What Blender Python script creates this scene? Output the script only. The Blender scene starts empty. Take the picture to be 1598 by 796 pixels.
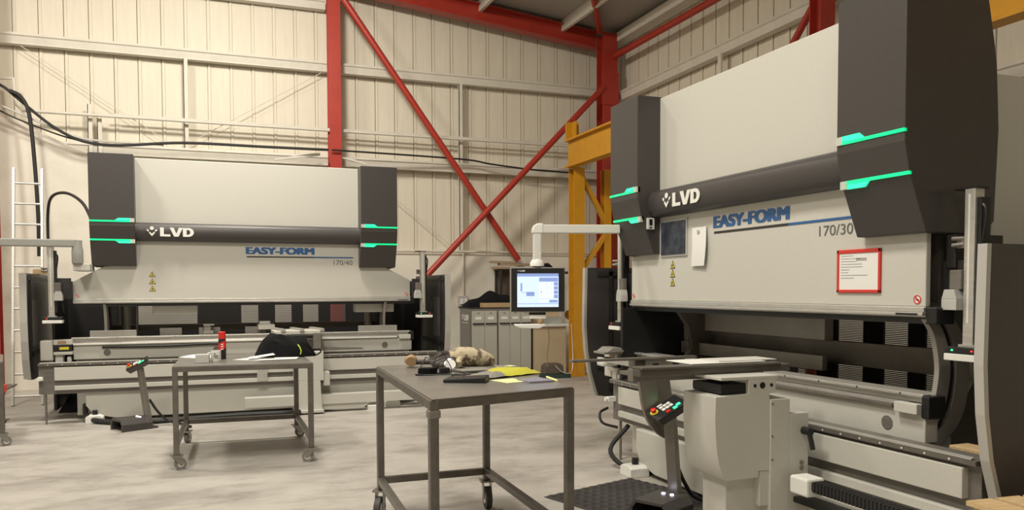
import bpy, bmesh, math, random
from mathutils import Vector, Matrix, Euler
random.seed(7)
scene = bpy.context.scene
col = scene.collection

# ---------------------------------------------------------------- camera
YAW, PITCH, ROLL = 0.3614, -0.0396, -0.0032
cd = bpy.data.cameras.new('camera'); cam = bpy.data.objects.new('camera', cd); col.objects.link(cam)
fwd = Vector((math.sin(YAW)*math.cos(PITCH), math.cos(YAW)*math.cos(PITCH), math.sin(PITCH)))
rt = Vector((math.cos(YAW), -math.sin(YAW), 0)); up = rt.cross(fwd)
r2 = rt*math.cos(ROLL) + up*math.sin(ROLL); u2 = -rt*math.sin(ROLL) + up*math.cos(ROLL)
mw = Matrix((r2, u2, -fwd)).transposed().to_4x4(); mw.translation = (0, 0, 1.5)
cam.matrix_world = mw
cd.sensor_width = 36; cd.lens = 1254.9/1598*36; cd.shift_y = (500.8-398)/1598; cd.clip_start = .05
scene.camera = cam

# ---------------------------------------------------------------- light
vs = scene.view_settings
vs.view_transform = 'Standard'; vs.look = 'None'; vs.exposure = -0.14; vs.gamma = 1.0; vs.use_curve_mapping = False
w = bpy.data.worlds.new('world'); scene.world = w; w.use_nodes = True
w.node_tree.nodes['Background'].inputs[0].default_value = (1.0, .95, .88, 1)
w.node_tree.nodes['Background'].inputs[1].default_value = 0.04
def lamp(x, y, z, power, size=.7, sy=None, color=(1.0, .93, .81), tilt=(0, 0, 0)):
    ld = bpy.data.lights.new('high_bay_lamp', 'AREA'); ld.energy = power; ld.color = color
    ld.shape = 'RECTANGLE'; ld.size = size; ld.size_y = sy or size
    o = bpy.data.objects.new('high_bay_lamp', ld); o.location = (x, y, z); o.rotation_euler = tilt; col.objects.link(o)
    return o
lamp(.5, 9.2, 6.6, 320, .7, tilt=(.55, 0, 0))
lamp(-3.2, 8.8, 7.0, 260, .7, tilt=(.42, 0, 0))
lamp(.2, 4.0, 6.9, 350, 1.2)
lamp(-.2, -1.5, 6.9, 130, 1.2)
lamp(-3.0, 2.4, 7.2, 300, 1.2)

# ---------------------------------------------------------------- materials
M = {}
def mat(name, rgb, rough=.5, metal=0., emit=0., noise=None, bump=None, spec=.5, nscale=(1, 1, 1), alpha=None, coat=0):
    m = bpy.data.materials.new(name); m.use_nodes = True; nt = m.node_tree
    b = nt.nodes['Principled BSDF']
    b.inputs['Base Color'].default_value = (*rgb, 1); b.inputs['Roughness'].default_value = rough
    b.inputs['Metallic'].default_value = metal; b.inputs['Specular IOR Level'].default_value = spec
    if coat: b.inputs['Coat Weight'].default_value = coat
    if emit:
        b.inputs['Emission Color'].default_value = (*rgb, 1); b.inputs['Emission Strength'].default_value = emit
    tc = nt.nodes.new('ShaderNodeTexCoord'); mp = nt.nodes.new('ShaderNodeMapping'); mp.inputs['Scale'].default_value = nscale
    nt.links.new(tc.outputs['Object'], mp.inputs['Vector'])
    if noise:
        sc, rgb2, lo, hi = noise
        n = nt.nodes.new('ShaderNodeTexNoise'); n.inputs['Scale'].default_value = sc; n.inputs['Detail'].default_value = 6
        n.inputs['Roughness'].default_value = .62
        r = nt.nodes.new('ShaderNodeValToRGB')
        r.color_ramp.elements[0].position = lo; r.color_ramp.elements[0].color = (*rgb, 1)
        r.color_ramp.elements[1].position = hi; r.color_ramp.elements[1].color = (*rgb2, 1)
        nt.links.new(mp.outputs[0], n.inputs['Vector']); nt.links.new(n.outputs['Fac'], r.inputs[0]); nt.links.new(r.outputs[0], b.inputs['Base Color'])
    if bump:
        sc, st = bump
        n = nt.nodes.new('ShaderNodeTexNoise'); n.inputs['Scale'].default_value = sc; n.inputs['Detail'].default_value = 4
        bp = nt.nodes.new('ShaderNodeBump'); bp.inputs['Strength'].default_value = st; bp.inputs['Distance'].default_value = .01
        nt.links.new(mp.outputs[0], n.inputs['Vector']); nt.links.new(n.outputs['Fac'], bp.inputs['Height']); nt.links.new(bp.outputs[0], b.inputs['Normal'])
    M[name] = m; return m
mat('cladding', (.66, .61, .50), .55, noise=(3, (.72, .67, .56), .3, .7), nscale=(6, 6, .5))
mat('wall_paint', (.76, .72, .63), .8, noise=(2.2, (.68, .64, .55), .45, .75), bump=(30, .15))
mat('girt', (.66, .63, .55), .5, noise=(5, (.58, .55, .48), .4, .8))
mat('roof', (.36, .345, .31), .7)
mat('red_steel', (.40, .035, .020), .42, noise=(4, (.33, .028, .018), .4, .8))
mat('yellow_steel', (.60, .29, .012), .45, noise=(5, (.52, .24, .012), .4, .8))
mat('cream_paint', (.56, .55, .50), .42, noise=(40, (.58, .57, .52), .3, .7), bump=(320, .06))
mat('charcoal', (.052, .046, .044), .42, noise=(60, (.060, .054, .052), .3, .7), bump=(250, .05))
mat('dark_panel', (.022, .021, .021), .5, noise=(20, (.030, .028, .028), .3, .7))
mat('black', (.012, .012, .013), .45)
mat('black_rubber', (.016, .016, .017), .6)
mat('cloth_black', (.010, .010, .011), .95, bump=(60, .6), spec=.2)
mat('green_light', (.004, .80, .26), .3, emit=1.0)
mat('mint_light', (.03, .90, .42), .3, emit=1.1)
mat('strip_tip', (.55, .60, .52), .4)
mat('white_decal', (.80, .80, .76), .5)
mat('blue_decal', (.03, .11, .30), .45)
mat('black_decal', (.03, .03, .03), .45)
mat('grey_decal', (.13, .13, .13), .45)
mat('yellow_decal', (.80, .68, .05), .45)
mat('red_decal', (.62, .04, .03), .45)
mat('alu', (.62, .61, .57), .38, .55, noise=(8, (.52, .51, .48), .4, .7), nscale=(1, 6, 6))
mat('alu_bright', (.86, .85, .80), .35, .3)
mat('steel', (.30, .275, .245), .40, .65, noise=(6, (.23, .21, .19), .35, .7))
mat('steel_rail', (.21, .195, .175), .45, .25, noise=(10, (.165, .15, .135), .35, .7), nscale=(1, 5, 5))
mat('beam_steel', (.16, .145, .125), .45, .4, noise=(3, (.11, .10, .085), .35, .7))
mat('frame_grey', (.36, .34, .31), .45, .3, noise=(4, (.30, .285, .26), .35, .7))
mat('table_steel', (.13, .12, .108), .36, .5, noise=(7, (.20, .18, .155), .35, .75), bump=(25, .1))
mat('table_top', (.23, .215, .20), .32, .4, noise=(5, (.31, .29, .265), .3, .72), bump=(30, .05))
mat('castor', (.30, .29, .27), .35, .8)
mat('tyre_grey', (.20, .19, .18), .5)
mat('wheel', (.05, .047, .045), .6)
mat('grille', (.11, .11, .11), .5)
mat('grille_dark', (.05, .048, .045), .5)
mat('arm_white', (.70, .69, .65), .35)
mat('wood', (.50, .33, .16), .65, noise=(9, (.66, .50, .28), .3, .7), nscale=(1, 9, 9))
mat('plank', (.33, .24, .155), .7, noise=(9, (.42, .32, .21), .3, .7), nscale=(1, 9, 9))
mat('cardboard', (.46, .32, .17), .8)
mat('mdf', (.50, .41, .27), .6, noise=(3, (.56, .46, .31), .35, .7))
mat('cabinet_grey', (.46, .45, .40), .45)
mat('cabinet_dark', (.17, .16, .145), .45)
mat('paper', (.78, .78, .76), .7)
mat('paper_yellow', (.80, .78, .38), .7)
mat('bag_yellow', (.55, .53, .06), .35)
mat('pad_violet', (.24, .235, .29), .5)
mat('pad_grey', (.25, .24, .215), .5)
mat('leather_tan', (.50, .42, .29), .8, noise=(16, (.12, .085, .055), .52, .60), bump=(40, .3))
mat('tape', (.05, .04, .035), .6)
mat('handle_tan', (.36, .23, .12), .6)
mat('chrome', (.7, .7, .7), .15, 1.0)
mat('red_plastic', (.70, .02, .012), .4)
mat('green_box', (.03, .06, .055), .5)
mat('brown_box', (.12, .09, .075), .7)
mat('blue_box', (.05, .12, .20), .6)
mat('trim_grey', (.46, .45, .42), .45)
mat('arm_grey', (.30, .30, .28), .45)
mat('silver', (.55, .55, .53), .4, .2)
mat('mat_rubber', (.035, .032, .03), .75)
mat('led_red', (1.0, .03, .02), .3, emit=4)
mat('led_green', (.03, 1.0, .25), .3, emit=4)
mat('led_white', (.72, .75, 1.0), .3, emit=8)
mat('screen', (.50, .62, .88), .2, emit=.95)
mat('screen_bar', (.20, .28, .56), .2, emit=.8)
mat('screen_light', (.66, .74, .92), .2, emit=.95)
mat('screen_line', (.25, .30, .42), .2, emit=.6)
mat('photo_dark', (.022, .028, .045), .3, noise=(14, (.07, .085, .12), .45, .7))
mat('fluoro', (.65, .85, .10), .5)

def floor_material():
    m = bpy.data.materials.new('concrete'); m.use_nodes = True; nt = m.node_tree; N = nt.nodes; L = nt.links
    b = N['Principled BSDF']; tc = N.new('ShaderNodeTexCoord')
    n1 = N.new('ShaderNodeTexNoise'); n1.inputs['Scale'].default_value = 1.1; n1.inputs['Detail'].default_value = 9; n1.inputs['Roughness'].default_value = .66
    mp = N.new('ShaderNodeMapping'); mp.inputs['Scale'].default_value = (.8, 1.25, 1); mp.inputs['Rotation'].default_value = (0, 0, .25)
    L.new(tc.outputs['Object'], mp.inputs[0]); L.new(mp.outputs[0], n1.inputs['Vector'])
    r = N.new('ShaderNodeValToRGB'); e = r.color_ramp.elements
    e[0].position = .30; e[0].color = (.27, .25, .225, 1); e[1].position = .72; e[1].color = (.52, .495, .455, 1)
    k = r.color_ramp.elements.new(.5); k.color = (.43, .405, .37, 1)
    L.new(n1.outputs['Fac'], r.inputs[0])
    n2 = N.new('ShaderNodeTexNoise'); n2.inputs['Scale'].default_value = 2.6; n2.inputs['Detail'].default_value = 8; n2.inputs['Roughness'].default_value = .75
    mp2 = N.new('ShaderNodeMapping'); mp2.inputs['Scale'].default_value = (.7, 1.3, 1); mp2.inputs['Rotation'].default_value = (0, 0, -.3)
    L.new(tc.outputs['Object'], mp2.inputs[0]); L.new(mp2.outputs[0], n2.inputs['Vector'])
    r2_ = N.new('ShaderNodeValToRGB'); e = r2_.color_ramp.elements
    e[0].position = .32; e[0].color = (.62, .60, .57, 1); e[1].position = .5; e[1].color = (1, 1, 1, 1)
    L.new(n2.outputs['Fac'], r2_.inputs[0])
    mx = N.new('ShaderNodeMix'); mx.data_type = 'RGBA'; mx.blend_type = 'MULTIPLY'; mx.inputs[0].default_value = .8
    L.new(r.outputs[0], mx.inputs[6]); L.new(r2_.outputs[0], mx.inputs[7]); L.new(mx.outputs[2], b.inputs['Base Color'])
    rr = N.new('ShaderNodeMapRange'); rr.inputs[3].default_value = .38; rr.inputs[4].default_value = .7
    L.new(n2.outputs['Fac'], rr.inputs[0]); L.new(rr.outputs[0], b.inputs['Roughness'])
    M['concrete'] = m
floor_material()

# ---------------------------------------------------------------- builders
class MB:
    def __init__(s): s.v = []; s.f = []; s.m = []; s.cur = 0
    def add(s, verts, faces):
        o = len(s.v); s.v += [tuple(p) for p in verts]; s.f += [tuple(i+o for i in f) for f in faces]; s.m += [s.cur]*len(faces); return s
    def mi(s, i): s.cur = i; return s
    def box(s, x0, x1, y0, y1, z0, z1):
        return s.add([(x0,y0,z0),(x1,y0,z0),(x1,y1,z0),(x0,y1,z0),(x0,y0,z1),(x1,y0,z1),(x1,y1,z1),(x0,y1,z1)],
                     [(0,3,2,1),(4,5,6,7),(0,1,5,4),(1,2,6,5),(2,3,7,6),(3,0,4,7)])
    def prism(s, pts, ax, a, b):
        # pts 2D polygon; ax: axis extruded along ('x': pts=(y,z), 'y': pts=(x,z), 'z': pts=(x,y))
        area = sum(pts[i][0]*pts[(i+1)%len(pts)][1]-pts[(i+1)%len(pts)][0]*pts[i][1] for i in range(len(pts)))
        if area < 0: pts = pts[::-1]
        def P(p, t):
            return {'x': (t, p[0], p[1]), 'y': (p[0], t, p[1]), 'z': (p[0], p[1], t)}[ax]
        n = len(pts); V = [P(p, a) for p in pts]+[P(p, b) for p in pts]
        F = [tuple(range(n))[::-1], tuple(range(n, 2*n))]+[(i, (i+1) % n, n+(i+1) % n, n+i) for i in range(n)]
        flip = (ax == 'y') != (b < a)
        if flip: F = [f[::-1] for f in F]
        return s.add(V, F)
    def tube(s, path, r, n=10, cap=True):
        pts = [Vector(p) for p in path]; rs = r if isinstance(r, (list, tuple)) else [r]*len(pts)
        rings = []; ref = None; V = []
        for i, p in enumerate(pts):
            t = (pts[min(i+1, len(pts)-1)]-pts[max(i-1, 0)]).normalized()
            if ref is None:
                ref = Vector((0, 0, 1)) if abs(t.z) < .9 else Vector((1, 0, 0))
            a = (ref-t*ref.dot(t)).normalized(); ref = a; b = t.cross(a)
            for k in range(n):
                th = 2*math.pi*(k+.5)/n
                V.append(p+(a*math.cos(th)+b*math.sin(th))*rs[i])
        F = []
        for i in range(len(pts)-1):
            for k in range(n):
                F.append((i*n+k, i*n+(k+1) % n, (i+1)*n+(k+1) % n, (i+1)*n+k))
        if cap: F += [tuple(range(n))[::-1], tuple(range((len(pts)-1)*n, len(pts)*n))]
        return s.add(V, F)
    def cyl(s, p0, p1, r, n=20): return s.tube([p0, p1], r, n)
    def bar(s, p0, p1, w_, h_):
        # rectangular bar between two points, w_ horizontal, h_ the other way
        p0, p1 = Vector(p0), Vector(p1); t = (p1-p0).normalized()
        ref = Vector((0, 0, 1)) if abs(t.z) < .95 else Vector((0, 1, 0))
        a = t.cross(ref).normalized()*w_/2; b = a.cross(t).normalized()*h_/2
        V = [p+q for p in (p0, p1) for q in (-a-b, a-b, a+b, -a+b)]
        return s.add(V, [(0,3,2,1),(4,5,6,7),(0,1,5,4),(1,2,6,5),(2,3,7,6),(3,0,4,7)])
    def lathe(s, prof, c=(0, 0, 0), n=24):
        V = []; F = []
        for (r, z) in prof:
            for k in range(n):
                th = 2*math.pi*k/n; V.append((c[0]+r*math.cos(th), c[1]+r*math.sin(th), c[2]+z))
        for i in range(len(prof)-1):
            for k in range(n): F.append((i*n+k, i*n+(k+1) % n, (i+1)*n+(k+1) % n, (i+1)*n+k))
        F += [tuple(range(n))[::-1], tuple(range((len(prof)-1)*n, len(prof)*n))]
        return s.add(V, F)
    def build(s, name, mats, parent=None, bevel=0, smooth=False, xf=None):
        me = bpy.data.meshes.new(name); V = s.v
        if xf is not None: V = [tuple(xf @ Vector(p)) for p in V]
        me.from_pydata(V, [], s.f); me.update()
        for m in (mats if isinstance(mats, (list, tuple)) else [mats]): me.materials.append(M[m])
        for p, k in zip(me.polygons, s.m): p.material_index = k
        bm = bmesh.new(); bm.from_mesh(me); bmesh.ops.recalc_face_normals(bm, faces=bm.faces); bm.to_mesh(me); bm.free()
        o = bpy.data.objects.new(name, me); col.objects.link(o)
        if parent: o.parent = parent
        if bevel:
            b = o.modifiers.new('bevel', 'BEVEL'); b.width = bevel; b.segments = 2; b.limit_method = 'ANGLE'; b.angle_limit = math.radians(40)
        if smooth:
            for p in me.polygons: p.use_smooth = True
            try: me.set_sharp_from_angle(angle=math.radians(40))
            except Exception: pass
        return o
def empty(name, loc=(0, 0, 0), rz=0):
    o = bpy.data.objects.new(name, None); o.location = loc; o.rotation_euler = (0, 0, rz); o.empty_display_size = .1
    col.objects.link(o); return o
def tag(o, label, cat, group=None):
    o['label'] = label; o['category'] = cat
    if group: o['group'] = group
    return o
def struct(o): o['kind'] = 'structure'; return o
def copy_tree(o, parent=None):
    c = o.copy(); col.objects.link(c)
    if parent is not None: c.parent = parent
    for ch in list(o.children): copy_tree(ch, c)
    return c
def text(name, s_, parent, m, w_, h_, xf, bold=0., depth=.002):
    """lettering as a mesh; fitted to width w_ and height h_; text lies in local xz plane via xf"""
    cu = bpy.data.curves.new(name, 'FONT'); cu.body = s_; cu.size = 1; cu.offset = min(bold, 0); cu.extrude = .001
    t = bpy.data.objects.new(name, cu); col.objects.link(t)
    dg = bpy.context.evaluated_depsgraph_get(); me = bpy.data.meshes.new_from_object(t.evaluated_get(dg))
    bpy.data.objects.remove(t)
    xs = [v.co.x for v in me.vertices]; ys = [v.co.y for v in me.vertices]
    x0, x1, y0, y1 = min(xs), max(xs), min(ys), max(ys)
    for v in me.vertices:
        v.co = xf @ Vector(((v.co.x-x0)/(x1-x0)*w_, -depth if v.co.z > 0 else 0, (v.co.y-y0)/(y1-y0)*h_))
    me.materials.clear(); me.materials.append(M[m])
    if bold > 0:
        bm = bmesh.new(); dx = bold*h_
        for kx in (-2, -1, 0, 1, 2):
            for kz in (-1, 1):
                n0 = len(bm.verts); bm.from_mesh(me); bm.verts.ensure_lookup_table()
                off = xf.to_3x3() @ Vector((kx*dx, -.00005*(kx+2)-.00002*kz, kz*dx*.45))
                for v in bm.verts[n0:]: v.co += off
        bm.to_mesh(me); bm.free()
    o = bpy.data.objects.new(name, me); col.objects.link(o); o.parent = parent; return o
T = Matrix.Translation
def Rz(a): return Matrix.Rotation(a, 4, 'Z')
def smoothpath(pts, k=6):
    P = [Vector(p) for p in pts]; P = [P[0]*2-P[1]]+P+[P[-1]*2-P[-2]]; out = []
    for i in range(1, len(P)-2):
        for j in range(k):
            t = j/k; a, b, c, d = P[i-1], P[i], P[i+1], P[i+2]
            out.append(.5*((2*b)+(c-a)*t+(2*a-5*b+4*c-d)*t*t+(-a+3*b-3*c+d)*t**3))
    out.append(P[-2]); return out

# ================================================================ the hall
YB = 14.1; XR = 7.45; XL = -9.0; YF = -6.0
def roof_z(x): return 6.30+(XR-x)*.107
struct(MB().box(XL, XR, YF, YB, -.2, 0).build('floor', 'concrete'))
mb = MB(); mb.prism([(XL, roof_z(XL)), (XR, roof_z(XR)), (XR, roof_z(XR)+.1), (XL, roof_z(XL)+.1)], 'y', YF, YB)
struct(mb.build('ceiling', 'roof'))
def ribbed(a0, a1, pitch, off):
    """profile of (along, depth) for trapezoid ribbed sheet, ribs stick into the room"""
    pts = [(a0, 0)]; k = math.ceil((a0+.1-off)/pitch)
    while off+k*pitch < a1-.1:
        c = off+k*pitch
        pts += [(c-.007, 0), (c-.006, -.03), (c+.005, -.03), (c+.006, .012), (c+.045, .012), (c+.052, 0)]
        k += 1
    return pts+[(a1, 0)]
pr = ribbed(XL, XR, .3415, -2.676)
mb = MB(); mb.prism([(x, YB-d) for x, d in pr]+[(XR, YB+.1), (XL, YB+.1)], 'z', 0, 7.5)
# roof slope trims the sheet top
mb.v = [(x, y, roof_z(x) if z > 1 else z) for x, y, z in mb.v]
struct(mb.build('wall_back', 'cladding'))
pr = ribbed(YF, YB, .3415, .12)
mb = MB(); mb.prism([(XR-d, y) for y, d in pr]+[(XR+.1, YB), (XR+.1, YF)], 'z', 0, 6.3)
struct(mb.build('wall_right', 'cladding'))
struct(MB().box(XL-.1, XL, YF, YB, 0, roof_z(XL)).build('wall_left', 'wall_paint'))
struct(MB().prism([(XL, 0), (XR, 0), (XR, roof_z(XR)), (XL, roof_z(XL))], 'y', YF-.1, YF).build('wall_front', 'wall_paint'))
# painted block walls below the sheeting
mb = MB(); mb.prism([(-9, 0), (7.4, 0), (7.4, 2.13), (1.45, 2.13), (1.45, 2.13), (-1.68, 3.59), (-2.336, 3.888), (-2.9, 4.19), (-9, 4.19)], 'y', 13.88, YB+.02)
struct(mb.build('trim_1', 'wall_paint'))
struct(MB().box(7.22, XR, YF, 13.88, 0, 2.13).build('trim_2', 'wall_paint'))

def purlin(mb, p0, p1, h, d, axis):
    """C section rail: web with two flanges. axis 'x' runs along x (d toward -y); 'y' runs along y (d toward -x)"""
    x0, y0, z0 = p0
    if axis == 'x':
        mb.prism([(y0, z0+h-.012), (y0, z0+h), (y0-d, z0+h), (y0-d-.006, z0+h-.035), (y0-d+.014, z0+h-.05), (y0-d+.03, z0+.02), (y0-d+.03, z0), (y0, z0), (y0, z0+.012), (y0-d+.045, z0+.012), (y0-d+.045, z0+h-.012)], 'x', x0, p1)
    else:
        mb.prism([(x0, z0+h-.012), (x0, z0+h), (x0-d, z0+h), (x0-d-.006, z0+h-.035), (x0-d+.014, z0+h-.05), (x0-d+.03, z0+.02), (x0-d+.03, z0), (x0, z0), (x0, z0+.012), (x0-d+.045, z0+.012), (x0-d+.045, z0+h-.012)], 'y', y0, p1)
girts = []
for z, nm in ((5.17, 'upper'), (3.60, 'lower')):
    mb = MB(); purlin(mb, (XL, YB-.035, z), XR-.05, .16, .17, 'x')
    o = mb.build('wall_girt', 'girt'); struct(o)
mb = MB(); purlin(mb, (XR-.035, YF, 5.02), 13.9, .16, .17, 'y'); struct(mb.build('wall_girt', 'girt'))
mb = MB(); purlin(mb, (XR-.035, YF, 3.5), 13.9, .16, .17, 'y'); struct(mb.build('wall_girt', 'girt'))
mb = MB(); purlin(mb, (XL, YB-.035, 6.20), 1.93, .16, .17, 'x'); struct(mb.build('wall_girt', 'girt'))
mb = MB(); mb.box(7.24, 7.27, 10.28, 10.36, 3.66, 5.02); struct(mb.build('girt_stiffener', 'girt'))
for a, b in (((-2.55, 5.15), (-.45, 3.78)), ((-.35, 3.78), (1.85, 5.15)), ((2.6, 3.5), (4.2, 2.2))):
    struct(MB().tube([(a[0], 13.95, a[1]), (b[0], 13.95, b[1])], .006, 6).build('tie_rod', 'girt'))
# eaves gutter beam at the right wall
struct(MB().box(XR-.28, XR-.04, YF, 13.95, 6.08, 6.24).build('trim_3', 'girt'))
# roof purlins
for x in (6.2, 4.6, 3.0, 1.4, -.2, -1.8, -3.4, -5.0, -6.6):
    mb = MB(); mb.box(x-.03, x+.03, YF, YB, roof_z(x)-.2, roof_z(x)-.0)
    struct(mb.build('roof_purlin', 'girt'))
# rail stiffeners (sag bars) on the back wall
for x, z0, z1 in ((-.26, 3.76, 5.17), (4.30, 3.76, 5.17), (4.30, 2.16, 3.6), (-1.63, 3.2, 4.35), (-1.5, 3.2, 4.15)):
    mb = MB(); mb.box(x-.045, x+.02, 13.90, 13.915, z0, z1); mb.box(x-.045, x-.035, 13.90, 13.96, z0, z1)
    struct(mb.build('girt_stiffener', 'girt'))
# gusset plates where rails meet the column
for x0, x1 in ((1.05, 1.78), (2.02, 2.55)):
    mb = MB(); xa, xb = (x0, x1) if x0 < 1.5 else (x1, x0)
    mb.prism([(xa, 3.60), (xb, 3.72), (xb, 3.77), (xa, 3.63)], 'y', 13.66, 13.70); struct(mb.build('girt_bracket', 'girt'))

# ---- red frame
def hsec(mb, x, y, z0, z1, wx, wy, t=.018, web='y'):
    if web == 'x':   # flanges face +-y
        mb.box(x-wx/2, x+wx/2, y-wy/2, y-wy/2+t, z0, z1); mb.box(x-wx/2, x+wx/2, y+wy/2-t, y+wy/2, z0, z1); mb.box(x-t/2, x+t/2, y-wy/2+t, y+wy/2-t, z0, z1)
    else:
        mb.box(x-wx/2, x-wx/2+t, y-wy/2, y+wy/2, z0, z1); mb.box(x+wx/2-t, x+wx/2, y-wy/2, y+wy/2, z0, z1); mb.box(x-wx/2+t, x+wx/2-t, y-t/2, y+t/2, z0, z1)
mb = MB(); hsec(mb, 2.03, 13.74, 0, 6.46, .19, .26, web='x')
tag(mb.build('steel_column', 'red_steel'), 'tall red steel column behind the left press brake, mid wall', 'column', 'red steel columns')
mb = MB(); hsec(mb, -2.86, 13.3, 0, 7.0, .20, .22, web='x')
tag(mb.build('steel_column', 'red_steel'), 'red steel column cut by the left edge beside the ladder', 'column', 'red steel columns')
mb = MB(); hsec(mb, 7.03, 13.55, 0, 6.22, .30, .26, web='x'); mb.box(6.86, 7.2, 13.40, 13.42, 4.9, 5.5)
tag(mb.build('steel_column', 'red_steel'), 'dark red steel column in the corner of the hall, behind the yellow frame', 'column', 'red steel columns')
mb = MB(); hsec(mb, 7.08, 7.98, 0, 6.22, .22, .2, web='x')
tag(mb.build('steel_column', 'red_steel'), 'red steel column on the right wall showing above the right press brake', 'column', 'red steel columns')
# rafter
mb = MB(); za = lambda x: roof_z(x)-.08
x0, x1 = -2.9, 6.87
mb.prism([(x0, za(x0)-.30), (x1, za(x1)-.30), (x1, za(x1)), (x0, za(x0))], 'y', 13.70, 13.72)
for dz in (0, -.29): mb.prism([(x0, za(x0)+dz-.02), (x1, za(x1)+dz-.02), (x1, za(x1)+dz), (x0, za(x0)+dz)], 'y', 13.60, 13.82)
tag(mb.build('rafter', 'red_steel'), 'dark red steel rafter sloping down to the corner under the roof', 'beam')
def tubething(name, pts, r, m, label, cat, group=None, n=12):
    return tag(MB().tube(pts, r, n).build(name, m, smooth=True), label, cat, group)
tubething('wall_brace', [(2.05, 13.55, 6.45), (2.23, 13.55, 6.2), (5.25, 13.55, 2.02)], .055, 'red_steel', 'red diagonal tube brace falling from the red column top to the lower right', 'brace', 'red tube braces')
tubething('wall_brace', [(6.90, 13.42, 5.22), (3.53, 13.42, 1.75), (3.2, 13.42, 1.4)], .055, 'red_steel', 'red diagonal tube brace rising from the left machine to the corner column', 'brace', 'red tube braces')
tubething('wall_brace', [(7.12, 13.5, 5.80), (7.12, 8.0, 5.78)], .06, 'red_steel', 'red tube running out from the corner column along the right wall', 'brace', 'red tube braces')
tubething('wall_brace', [(7.12, 8.05, 5.15), (7.12, 8.95, 4.25), (7.12, 10.6, 2.6)], .045, 'red_steel', 'thin red diagonal brace beside the column above the right press brake', 'brace', 'red tube braces')
tubething('roof_brace', [(6.8, 13.4, 6.22), (4.2, 9.0, 6.50)], .055, 'red_steel', 'red roof tube running from the corner column up under the ceiling', 'brace', 'red tube braces')

# conduits
tubething('wall_conduit', [(-2.86, 13.78, 4.6), (-2.62, 13.78, 4.62), (-2.60, 13.78, 4.25), (-2.52, 13.78, 4.16), (-1.5, 13.80, 4.165), (2, 13.80, 4.165), (6.5, 13.80, 4.165)], .024, 'girt', 'cream metal conduit running across the back wall between the rails', 'conduit')
tubething('wall_conduit', [(-1.3, 13.86, 4.205), (6.5, 13.86, 4.205)], .014, 'girt', 'thin cream conduit just above the larger wall conduit', 'conduit')
tubething('wall_conduit', [(2.6, 13.84, 2.17), (7.2, 13.84, 2.17)], .024, 'girt', 'cream conduit along the top of the white block wall', 'conduit')
tubething('wall_conduit', [(4.30, 13.84, 2.15), (4.30, 13.84, 1.36)], .018, 'girt', 'short vertical conduit dropping to the wall socket', 'conduit')
mb = MB(); mb.box(4.20, 4.38, 13.80, 13.88, 1.19, 1.38); so = mb.build('wall_socket', 'silver', bevel=.008)
tag(so, 'grey double socket box on the white wall above the tool cabinet', 'socket')
for i in (0, 1):
    MB().box(4.225+i*.075, 4.285+i*.075, 13.775, 13.80, 1.23, 1.33).build('plug', 'white_decal', so, bevel=.004)
# cables
def cable(pts, r, label, m='black_rubber', grp='loose cables', n=8, name='cable'):
    return tag(MB().tube(smoothpath(pts), r, n).build(name, m, smooth=True), label, 'cable', grp)
def yy(y, pts): return [(x, y, z) for x, z in pts]
cable(yy(13.55, [(-2.82, 4.5), (-2.68, 4.42), (-2.5, 4.26), (-2.1, 3.92), (-1.7, 3.72), (-1.2, 3.69), (-.3, 3.78), (.9, 3.79), (1.9, 3.80)]), .022, 'thick black cable sagging from the left column and onto the wall rail')
cable([(2.0, 13.55, 3.80), (2.15, 13.55, 3.80), (4.2, 13.72, 3.80), (4.8, 13.72, 3.74), (5.6, 13.72, 3.68), (6.4, 13.72, 3.66)], .016, 'black cable lying on the wall rail right of the red column')
cable(yy(13.5, [(-2.62, 4.38), (-2.48, 4.30), (-2.38, 4.05), (-2.33, 3.4), (-2.30, 2.6), (-2.30, 2.0)]), .028, 'black cable hanging down behind the ladder')
cable(yy(13.6, [(-2.8, 4.2), (-2.45, 4.05), (-1.9, 3.82), (-1.5, 3.75), (-.6, 3.74)]), .016, 'grey cable sagging below the black one at left', 'alu')
cable(yy(13.62, [(-2.8, 4.12), (-2.5, 3.98), (-1.9, 3.77), (-1.4, 3.70)]), .012, 'lowest dark thin cable of the sagging bundle at left')
cable([(-2.10, 13.0, 2.0), (-2.08, 12.9, 2.55), (-1.98, 12.6, 2.78), (-1.75, 12.2, 2.80), (-1.48, 11.6, 2.62), (-1.30, 11.1, 2.32), (-1.19, 10.85, 2.15)], .02, 'black hose looping in an arch beside the left machine cover')

# ---- ladder
ld = tag(empty('ladder', (-2.20, 12.0, 0)), 'aluminium ladder leaning on the white wall at left', 'ladder')
def ladder_pt(x, t): return (x-.07*t, .0+.8*t, 3.18*t)
for x in (-.19, .15):
    MB().bar(ladder_pt(x, 0), ladder_pt(x, 1), .03, .07).build('rail', 'alu', ld, bevel=.004)
for k in range(11):
    t = (.12+.285*k)/3.18
    MB().cyl(ladder_pt(-.18, t), ladder_pt(.14, t), .015, 10).build('rung', 'alu', ld, smooth=True)

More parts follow.
